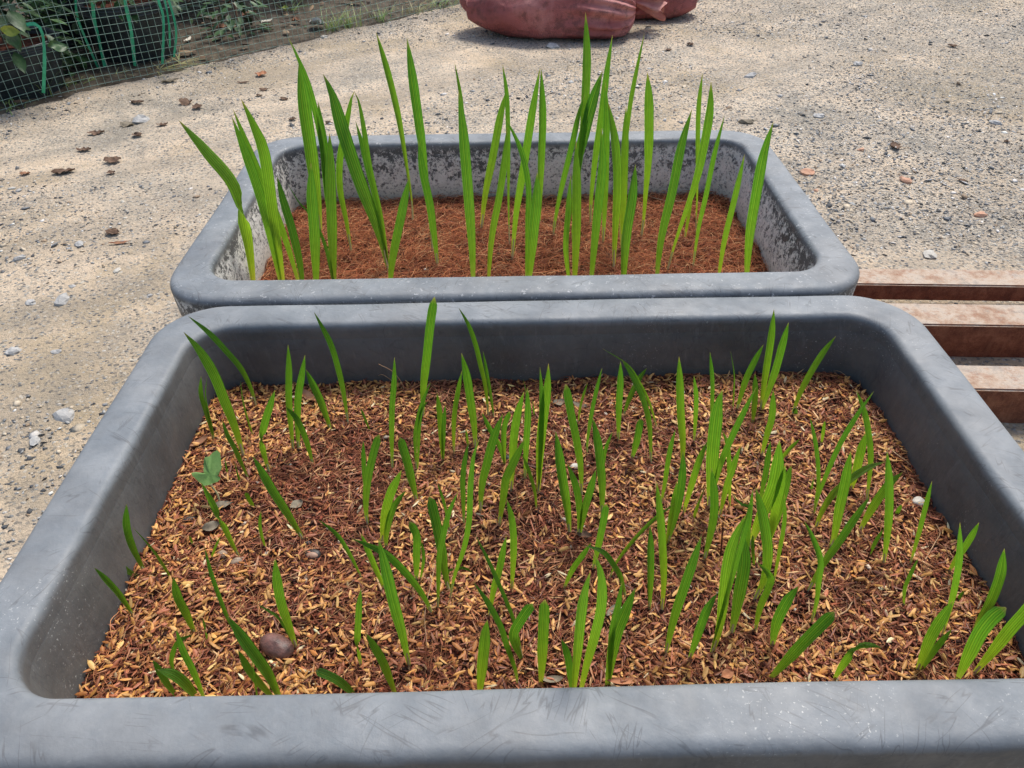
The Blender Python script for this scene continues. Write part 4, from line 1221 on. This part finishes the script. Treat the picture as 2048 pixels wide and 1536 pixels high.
def build_pot(x, y, R, H, label):
    root = empty('nursery_pot', (x, y, 0.0)); tag(root, label, 'plant pot', 'black nursery pots behind the fence')
    prof = [(R * 0.76, 0.0), (R * 0.80, 0.006), (R * 0.93, H * 0.80), (R * 0.935, H * 0.805)]
    obj('pot_wall', lathe('pot_wall', prof + [(R * 0.90, H * 0.80), (R * 0.9, H * 0.82)]), M_POT, root)
    rim = []
    for k in range(3):
        z = H * (0.81 + 0.05 * k); rr = R * (0.945 + 0.02 * k)
        rim += [(rr, z), (rr + 0.003, z + H * 0.008), (rr + 0.003, z + H * 0.034), (rr - 0.002, z + H * 0.042)]
    rim += [(R, H * 0.965), (R * 1.02, H * 0.975), (R * 1.02, H), (R * 0.97, H * 1.003), (R * 0.94, H * 0.97), (R * 0.92, H * 0.85)]
    obj('pot_rim', lathe('pot_rim', rim), M_POT, root)
    soil = lathe('potting_soil', [(R * 0.92, H * 0.88), (R * 0.6, H * 0.91), (R * 0.25, H * 0.93), (0.001, H * 0.93)], 24)
    obj('potting_soil', soil, M_PEAT, root)
    return root
POTS = []
for (pxx, Yc, R, H, lab) in ((266, 2.765, 0.150, 0.185, 'black nursery pot wrapped in green straps, fully in view behind the mesh'),
                             (-2, 2.40, 0.150, 0.150, 'black nursery pot cut off by the left edge, nearest the camera'),
                             (150, 2.98, 0.145, 0.17, 'black nursery pot in the gap, farther back between the others')):
    P = on_y(pxx, 60, Yc); build_pot(float(P[0]), Yc, R, H, lab); POTS.append((float(P[0]), Yc, R, H))

# straps round the pots
def ribbon(name, pts, w, label, group='green plastic straps on the pots'):
    C = catmull(pts, 18); n = len(C); T = np.gradient(C, axis=0); V = []
    for i in range(n):
        t = T[i] / np.linalg.norm(T[i]); s = np.cross(t, (0.3, -1, 0.2)); s /= np.linalg.norm(s); q = np.cross(s, t)
        tw = 0.5 * math.sin(i * 0.4 + pts[0][0] * 40); s2 = s * math.cos(tw) + q * math.sin(tw)
        for a, c in ((-1, 0), (-0.3, 0.25), (0.3, 0), (1, 0.25)): V.append(C[i] + s2 * a * w / 2 + q * c * w * 0.25)
    F = [(i * 4 + j, i * 4 + j + 1, i * 4 + j + 5, i * 4 + j + 4) for i in range(n - 1) for j in range(3)]
    o = obj(name, mesh_np(name, np.array(V), np.array(F)), M_STRAP); tag(o, label, 'strap', group)
def Yp(x, Y): return Y
for pts, Y, w, lab in (
    ([(151, -60), (153, 25), (170, 75), (198, 140)], 2.60, 0.007, 'thin green strap slanting left of the wrapped pot'),
    ([(186, -60), (187, 28), (198, 80), (210, 134)], 2.585, 0.010, 'wide green strap crossing the left side of the wrapped pot'),
    ([(247, -60), (251, 6), (262, 60), (270, 132)], 2.572, 0.010, 'green strap down the middle of the wrapped pot'),
    ([(300, -60), (318, 5), (327, 40), (325, 128)], 2.58, 0.008, 'green strap down the right side of the wrapped pot'),
    ([(312, -60), (330, 2), (338, 50), (340, 96)], 2.60, 0.006, 'faint thin green strap beside the right-hand one'),
    ([(318, -60), (338, 2), (352, 60), (348, 114)], 2.61, 0.007, 'rightmost green strap bulging off the wrapped pot'),
    ([(40, 52), (70, 48), (84, 65), (89, 110), (87, 186)], 2.262, 0.009, 'green strap hanging down the pot at the left edge')):
    ribbon('plastic_strap', [on_y(x, y, Y) for x, y in pts], w, lab)

# ---------------- leafy plants in the pots and behind
def bush(name, x, y, z0, z1, R, n, size, label, cat, mats=(M_DGREEN,), cols=None, seed_=1):
    rg = random.Random(seed_)
    root = empty(name, (x, y, 0)); tag(root, label, cat)
    st = tube_mesh('stem', [(0, 0, z0 - 0.03), (0.01, 0, z0 + 0.1), (0.0, 0.01, z1 * 0.8)], 0.008, 0.004)
    obj('stem', st, M_DRY3, root)
    V = []; F = []
    for i in range(n):
        th = rg.uniform(0, 6.28); rr = R * rg.random() ** 0.5; zz = z0 + (z1 - z0) * rg.random()
        L = size * rg.uniform(0.6, 1.3); W = L * rg.uniform(0.38, 0.6); out_ = Vector((math.cos(th), math.sin(th), rg.uniform(-0.7, 0.5))).normalized()
        side = out_.cross(Vector((0, 0, 1))).normalized(); up = side.cross(out_)
        c = Vector((rr * math.cos(th), rr * math.sin(th), zz)); k = len(V)
        for a, w in ((0, 0.05), (0.25, 0.8), (0.5, 1.0), (0.75, 0.7), (1.0, 0.03)):
            p = c + out_ * (a * L) - up * (a * a * L * 0.25)
            V += [p - side * w * W / 2 + up * W * 0.08, p, p + side * w * W / 2 + up * W * 0.08]
        for a in range(4):
            q = k + a * 3; F += [(q, q + 1, q + 4, q + 3), (q + 1, q + 2, q + 5, q + 4)]
    o = obj('foliage', mesh_np('foliage', np.array([tuple(v) for v in V]), np.array(F)), mats[0], root)
    o['kind'] = 'stuff'
    return root
bush('potted_plant', POTS[0][0], POTS[0][1], 0.17, 0.42, 0.20, 240, 0.055, 'dark leafy plant growing in the strapped pot', 'plant', seed_=2)
lp = bush('potted_plant', POTS[1][0], POTS[1][1], 0.12, 0.42, 0.17, 240, 0.060, 'dark leafy plant growing in the pot at the left edge', 'plant', seed_=3)
bush('potted_plant', POTS[2][0], POTS[2][1], 0.08, 0.5, 0.24, 420, 0.065, 'dense dark plant filling the gap between the pots', 'plant', seed_=4)
for j, (x, y, s_) in enumerate(((-2.0, 3.0, 5), (-1.55, 3.35, 6), (-1.1, 3.75, 7), (-2.3, 2.4, 8))):
    bush('shrub', x, y, 0.0, 0.75, 0.34, 700, 0.07, ['shrub behind the left pots', 'shrub behind the strapped pot', 'shrub farthest right behind the fence', 'shrub at the far left edge'][j] + ', a dark leafy mass', 'shrub', seed_=s_)
for j, (x, y, lab) in enumerate(((-1.52, 2.62, 'low dark weed plant between the two front pots'), (-1.02, 3.05, 'low dark weed plant just right of the strapped pot'), (-0.55, 3.75, 'low green plant far back on the shaded soil'))):
    bush('weed_plant', x, y, 0.0, 0.10 + 0.03 * j, 0.10, 90, 0.045, lab, 'weed', seed_=20 + j)
# one yellow leaf and one pale leaf on the left plant
for (x, y, L, W, m, lab, rr) in ((21, 64, 0.045, 0.03, M_YLEAF, 'yellowing leaf', 0.4), (112, 95, 0.06, 0.035, M_DGREEN, None, 1.2)):
    P = on_y(x, y, 2.25); o = curl_leaf('leaf', Vector(P) - lp.location, L, W, rr, m, 0.3, 3, 0.3, parent=lp); o.rotation_euler = (1.0, 0.3, rr)
    if lab: o['label'] = lab

# ---------------- grass and weeds at the fence foot, leaf litter on the soil
M_GRASS = simple('grass_blade', (0.18, 0.32, 0.06), 0.5, (0.34, 0.42, 0.13), 25, 0, spec=0.35)
M_GRASSY = simple('dry_grass_blade', (0.42, 0.44, 0.16), 0.5, (0.34, 0.30, 0.14), 25, 0, spec=0.35)
def tuft(x, y, n, h, spread, mat, label, seed_, flat=0.0, w=0.003):
    rg = random.Random(seed_); V = []; F = []
    for i in range(n):
        th = rg.uniform(0, 6.28); L = h * rg.uniform(0.5, 1.2); b = Vector((rg.gauss(0, spread * 0.25), rg.gauss(0, spread * 0.25), 0))
        d = Vector((math.cos(th), math.sin(th), 0)); k = len(V); sd = Vector((-d.y, d.x, 0)); droop = rg.uniform(0.3, 1.0) + flat
        for j in range(6):
            t = j / 5; p = b + d * (L * droop * t * (0.5 + 0.5 * t)) + Vector((0, 0, L * (t - (0.25 + 0.5 * min(flat, 1)) * t * t) / (1 + flat)))
            ww = w * (1 - t * 0.92); V += [p - sd * ww / 2, p + sd * ww / 2 + Vector((0, 0, ww * 0.3))]
        for j in range(5): q = k + j * 2; F.append((q, q + 1, q + 3, q + 2))
    o = obj('grass_tuft', mesh_np('grass_tuft', np.array([tuple(v) for v in V]), np.array(F)), mat, None, (x, y, float(ground_z(x, y)) - 0.002))
    tag(o, label, 'grass', 'grass tufts along the fence')
for j, (x, y, n, h, sp, m, fl, lab) in enumerate((
    (85, 190, 46, 0.085, 0.07, M_GRASS, 0, 'tall green grass tuft in front of the left pot strap'),
    (20, 215, 46, 0.045, 0.10, M_GRASS, 0.2, 'low green grass at the left edge by the fence foot'),
    (120, 178, 30, 0.05, 0.07, M_GRASS, 0.2, 'small grass tuft right of the tall tuft'),
    (165, 168, 26, 0.04, 0.08, M_GRASS, 0.5, 'sparse grass in front of the strapped pot left side'),
    (235, 152, 34, 0.045, 0.08, M_GRASSY, 0.5, 'sparse yellowish grass in front of the strapped pot'),
    (315, 142, 22, 0.085, 0.03, M_GRASSY, 1.1, 'flattened pale yellow-green grass clump right of the strapped pot'),
    (355, 130, 14, 0.10, 0.03, M_GRASSY, 1.4, 'long pale blades lying on the sand by the fence'),
    (660, 62, 40, 0.10, 0.07, M_GRASS, 0.1, 'green grass tuft at the fence, above the white lump'),
    (700, 55, 46, 0.10, 0.08, M_GRASS, 0.1, 'bushy grass tuft right of the white lump'),
    (760, 42, 40, 0.09, 0.10, M_GRASS, 0.2, 'grass tuft along the fence left of the red sack'),
    (830, 25, 40, 0.09, 0.12, M_GRASSY, 0.3, 'straggly grass tuft nearest the red sack'),
    (880, 12, 40, 0.07, 0.12, M_GRASS, 0.3, 'low grass beside the sack end at the top'),
    (585, 20, 26, 0.09, 0.05, M_GRASS, 0.6, 'fern-like green weed on dark soil behind the mesh'),
    (540, 5, 24, 0.07, 0.08, M_GRASS, 0.6, 'small green weed far back on dark soil'))):
    P = gpt(x, y); tuft(P.x, P.y, n, h, sp, m, lab, 30 + j, fl)

def litter():
    N = 900
    a = RNG.random(N) * 4.6 - 1.2; b = RNG.random(N) ** 1.1 * 2.6 + 0.02
    x = FA[0] + FD[0] * a + FN[0] * b; y = FA[1] + FD[1] * a + FN[1] * b
    T = husk_template(); s = 0.008 + 0.018 * RNG.random(N) ** 2
    S = np.stack([s, s * (0.35 + RNG.random(N) * 0.3), s * 0.3], 1)
    P = np.stack([x, y, ground_z(x, y) + 0.014 + RNG.random(N) * 0.008], 1)
    C = pick(N, [(0.16, 0.10, 0.06, 4), (0.28, 0.19, 0.11, 3), (0.08, 0.055, 0.04, 4), (0.40, 0.29, 0.18, 1), (0.10, 0.16, 0.06, 1)], 0.2)
    o = scatter('leaf_litter', T, P, S, rots(N, 0.35), C, M_BITS, 0.3); tag(o, 'brown leaf litter scattered over the shaded soil behind the fence', 'leaf litter', None, 'stuff')
litter()
for j, (x, y, L, W, m, lab) in enumerate((
    (427, 50, 46, 16, M_DRY2, 'green-grey fallen leaf on dark soil right of the pot'),
    (447, 66, 40, 14, M_DRY1, 'pale brown fallen leaf on dark soil just below the grey-green one'),
    (502, 43, 28, 18, M_DRY1, 'light brown fallen leaf in the middle of the dark soil'),
    (537, 53, 28, 8, M_WHITE, 'narrow whitish fallen leaf on dark soil'),
    (595, 53, 20, 12, M_DRY1, 'small beige fallen leaf on dark soil'),
    (378, 88, 34, 5, M_WHITE, 'thin whitish stalk lying by the pot behind the mesh'),
    (572, 27, 24, 8, M_YLEAF, 'yellowish fallen leaf under the fern-like weed'),
    (458, 15, 20, 10, M_DRY1, 'tan fallen leaf near the top of the dark soil'),
    (635, 60, 30, 20, M_GSTONE, 'grey round scrap at the fence foot beside the white lump'),
    (705, 8, 60, 12, M_DRY4, 'long orange-brown fallen leaf behind the fence at the top'))):
    P = gpt(x, y, 0.016); sc = depth(P) / FPX
    o = curl_leaf('fallen_leaf', P, L * sc, W * sc * 1.8, 0.3 * j, m, 0.3, j, 0.4); tag(o, lab, 'leaf')

# ------------------------------------------------------------------ red sacks
def make_sackmat():
    t = NT('woven_red_sack')
    c = t.ramp(t.noise(5, 5, 0.6), [(0.3, (0.27, 0.075, 0.07)), (0.5, (0.42, 0.13, 0.12)), (0.68, (0.60, 0.27, 0.24))])
    P = t.mapping((1, 1, 1), (0.0, 0.0, 0.2))
    X = t.sep(P)
    w1 = t.math('SINE', t.math('MULTIPLY', X[0], 1000)); w2 = t.math('SINE', t.math('MULTIPLY', t.math('ADD', X[2], X[1]), 1000))
    wv = t.math('MULTIPLY', w1, w2)
    c = t.mix(0.35, c, t.ramp(t.math('MULTIPLY_ADD', wv, 0.5, 0.5), [(0, 0.55), (1, 1.0)]), 'MULTIPLY')
    dirt = t.ramp(t.noise(22, 8, 0.8), [(0.50, 0.0), (0.60, 0.6)])
    c = t.mix(dirt, c, (0.10, 0.045, 0.038))
    n = t.bump(t.math('ADD', wv, t.math('MULTIPLY', t.noise(25, 5), 3)), 0.5, 0.0016)
    return t.done(c, 0.62, n, 0.35)
M_SACK = make_sackmat()
M_SACKTIE = simple('faded_sack_cloth', (0.42, 0.15, 0.13), 0.65, (0.55, 0.26, 0.20), 30, 250, 0.001, 0.3)
def build_sack(cx, cy, Lh, Ry, Rz, rz, label, seed_, tie=True):
    root = empty('sack', (cx, cy, 0)); root.rotation_euler = (0, 0, rz); tag(root, label, 'sack', 'filled red woven sacks by the fence')
    nu, nv = 130, 120; V = []
    for i in range(nu + 1):
        s = -1 + 2 * i / nu
        if s < 0: r = (1 - abs(s) ** 2.2) ** 0.62
        else: r = (1 - abs(s) ** 4.5) ** 0.42
        g = max(0, (s - 0.15) / 0.85)                     # gathered cloth toward the neck
        for j in range(nv):
            th = 2 * math.pi * j / nv
            fold = 1 + g ** 1.1 * (0.11 * math.sin(th * 17 + 2 * math.sin(s * 4)) + 0.05 * math.sin(th * 9 + 1))
            fold += 0.018 * math.sin(th * 5 + s * 6 + seed_) + 0.16 * (float(fbm(math.cos(th) * 1.6 + 5 + seed_, math.sin(th) * 1.6 + 5, s * 2.3 + 5, 3)) - 0.5)
            cr = float(fbm(th * 1.4 + s * 3 + 20, s * 7 + th * 1.1 + 20, seed_, 3)); fold -= 0.05 * max(0, 1 - abs(cr - 0.5) * 22) * (0.35 + g)
            y = Ry * r * fold * math.copysign(abs(math.cos(th)) ** 0.85, math.cos(th)); z = Rz * r * fold * math.copysign(abs(math.sin(th)) ** 0.8, math.sin(th))
            zc = Rz * (0.86 - 0.10 * g) + (0.02 if s < -0.9 else 0) 
            zz = zc + z
            if zz < 0.004: y *= 1.0 + min(0.12, (0.004 - zz) * 1.0); zz = 0.004 - (0.004 - zz) * 0.04
            V.append((s * Lh, y, zz))
    nvv = nv
    F = [(i * nvv + j, i * nvv + (j + 1) % nvv, (i + 1) * nvv + (j + 1) % nvv, (i + 1) * nvv + j) for i in range(nu) for j in range(nvv)]
    obj('sack_body', mesh_np('sack_body', np.array(V), np.array(F)), M_SACK, root)
    if tie:
        V = []; n2 = 60
        for i in range(25):
            t = i / 24; r = 0.018 + 0.052 * t ** 0.8 * (1 - 0.2 * t)
            for j in range(n2):
                th = 2 * math.pi * j / n2; rr = r * (1 + (0.15 + 0.45 * t) * math.sin(th * 7 + t * 3 + seed_) * 0.8 + 0.2 * t * math.sin(th * 13 + 2))
                V.append((Lh * 0.975 - 0.01 + t * 0.11 + 0.02 * t * math.sin(th * 5), rr * math.cos(th) + 0.03 * t, max(Rz * 1.12 + rr * math.sin(th) * 0.7 - 0.02 * t * t, 0.006)))
        F = [(i * n2 + j, i * n2 + (j + 1) % n2, (i + 1) * n2 + (j + 1) % n2, (i + 1) * n2 + j) for i in range(24) for j in range(n2)]
        obj('tied_neck', mesh_np('tied_neck', np.array(V), np.array(F)), M_SACKTIE, root)
    return root
build_sack(0.150, 3.02, 0.325, 0.175, 0.100, math.radians(-4), 'large filled red woven sack lying in full at the top centre', 1)
build_sack(0.60, 3.26, 0.17, 0.13, 0.07, math.radians(165), 'red sack lying behind the tied neck of the large one', 2, True)
build_sack(0.98, 3.78, 0.25, 0.12, 0.09, math.radians(15), 'red sack farthest right, barely in view at the top edge', 3, False)
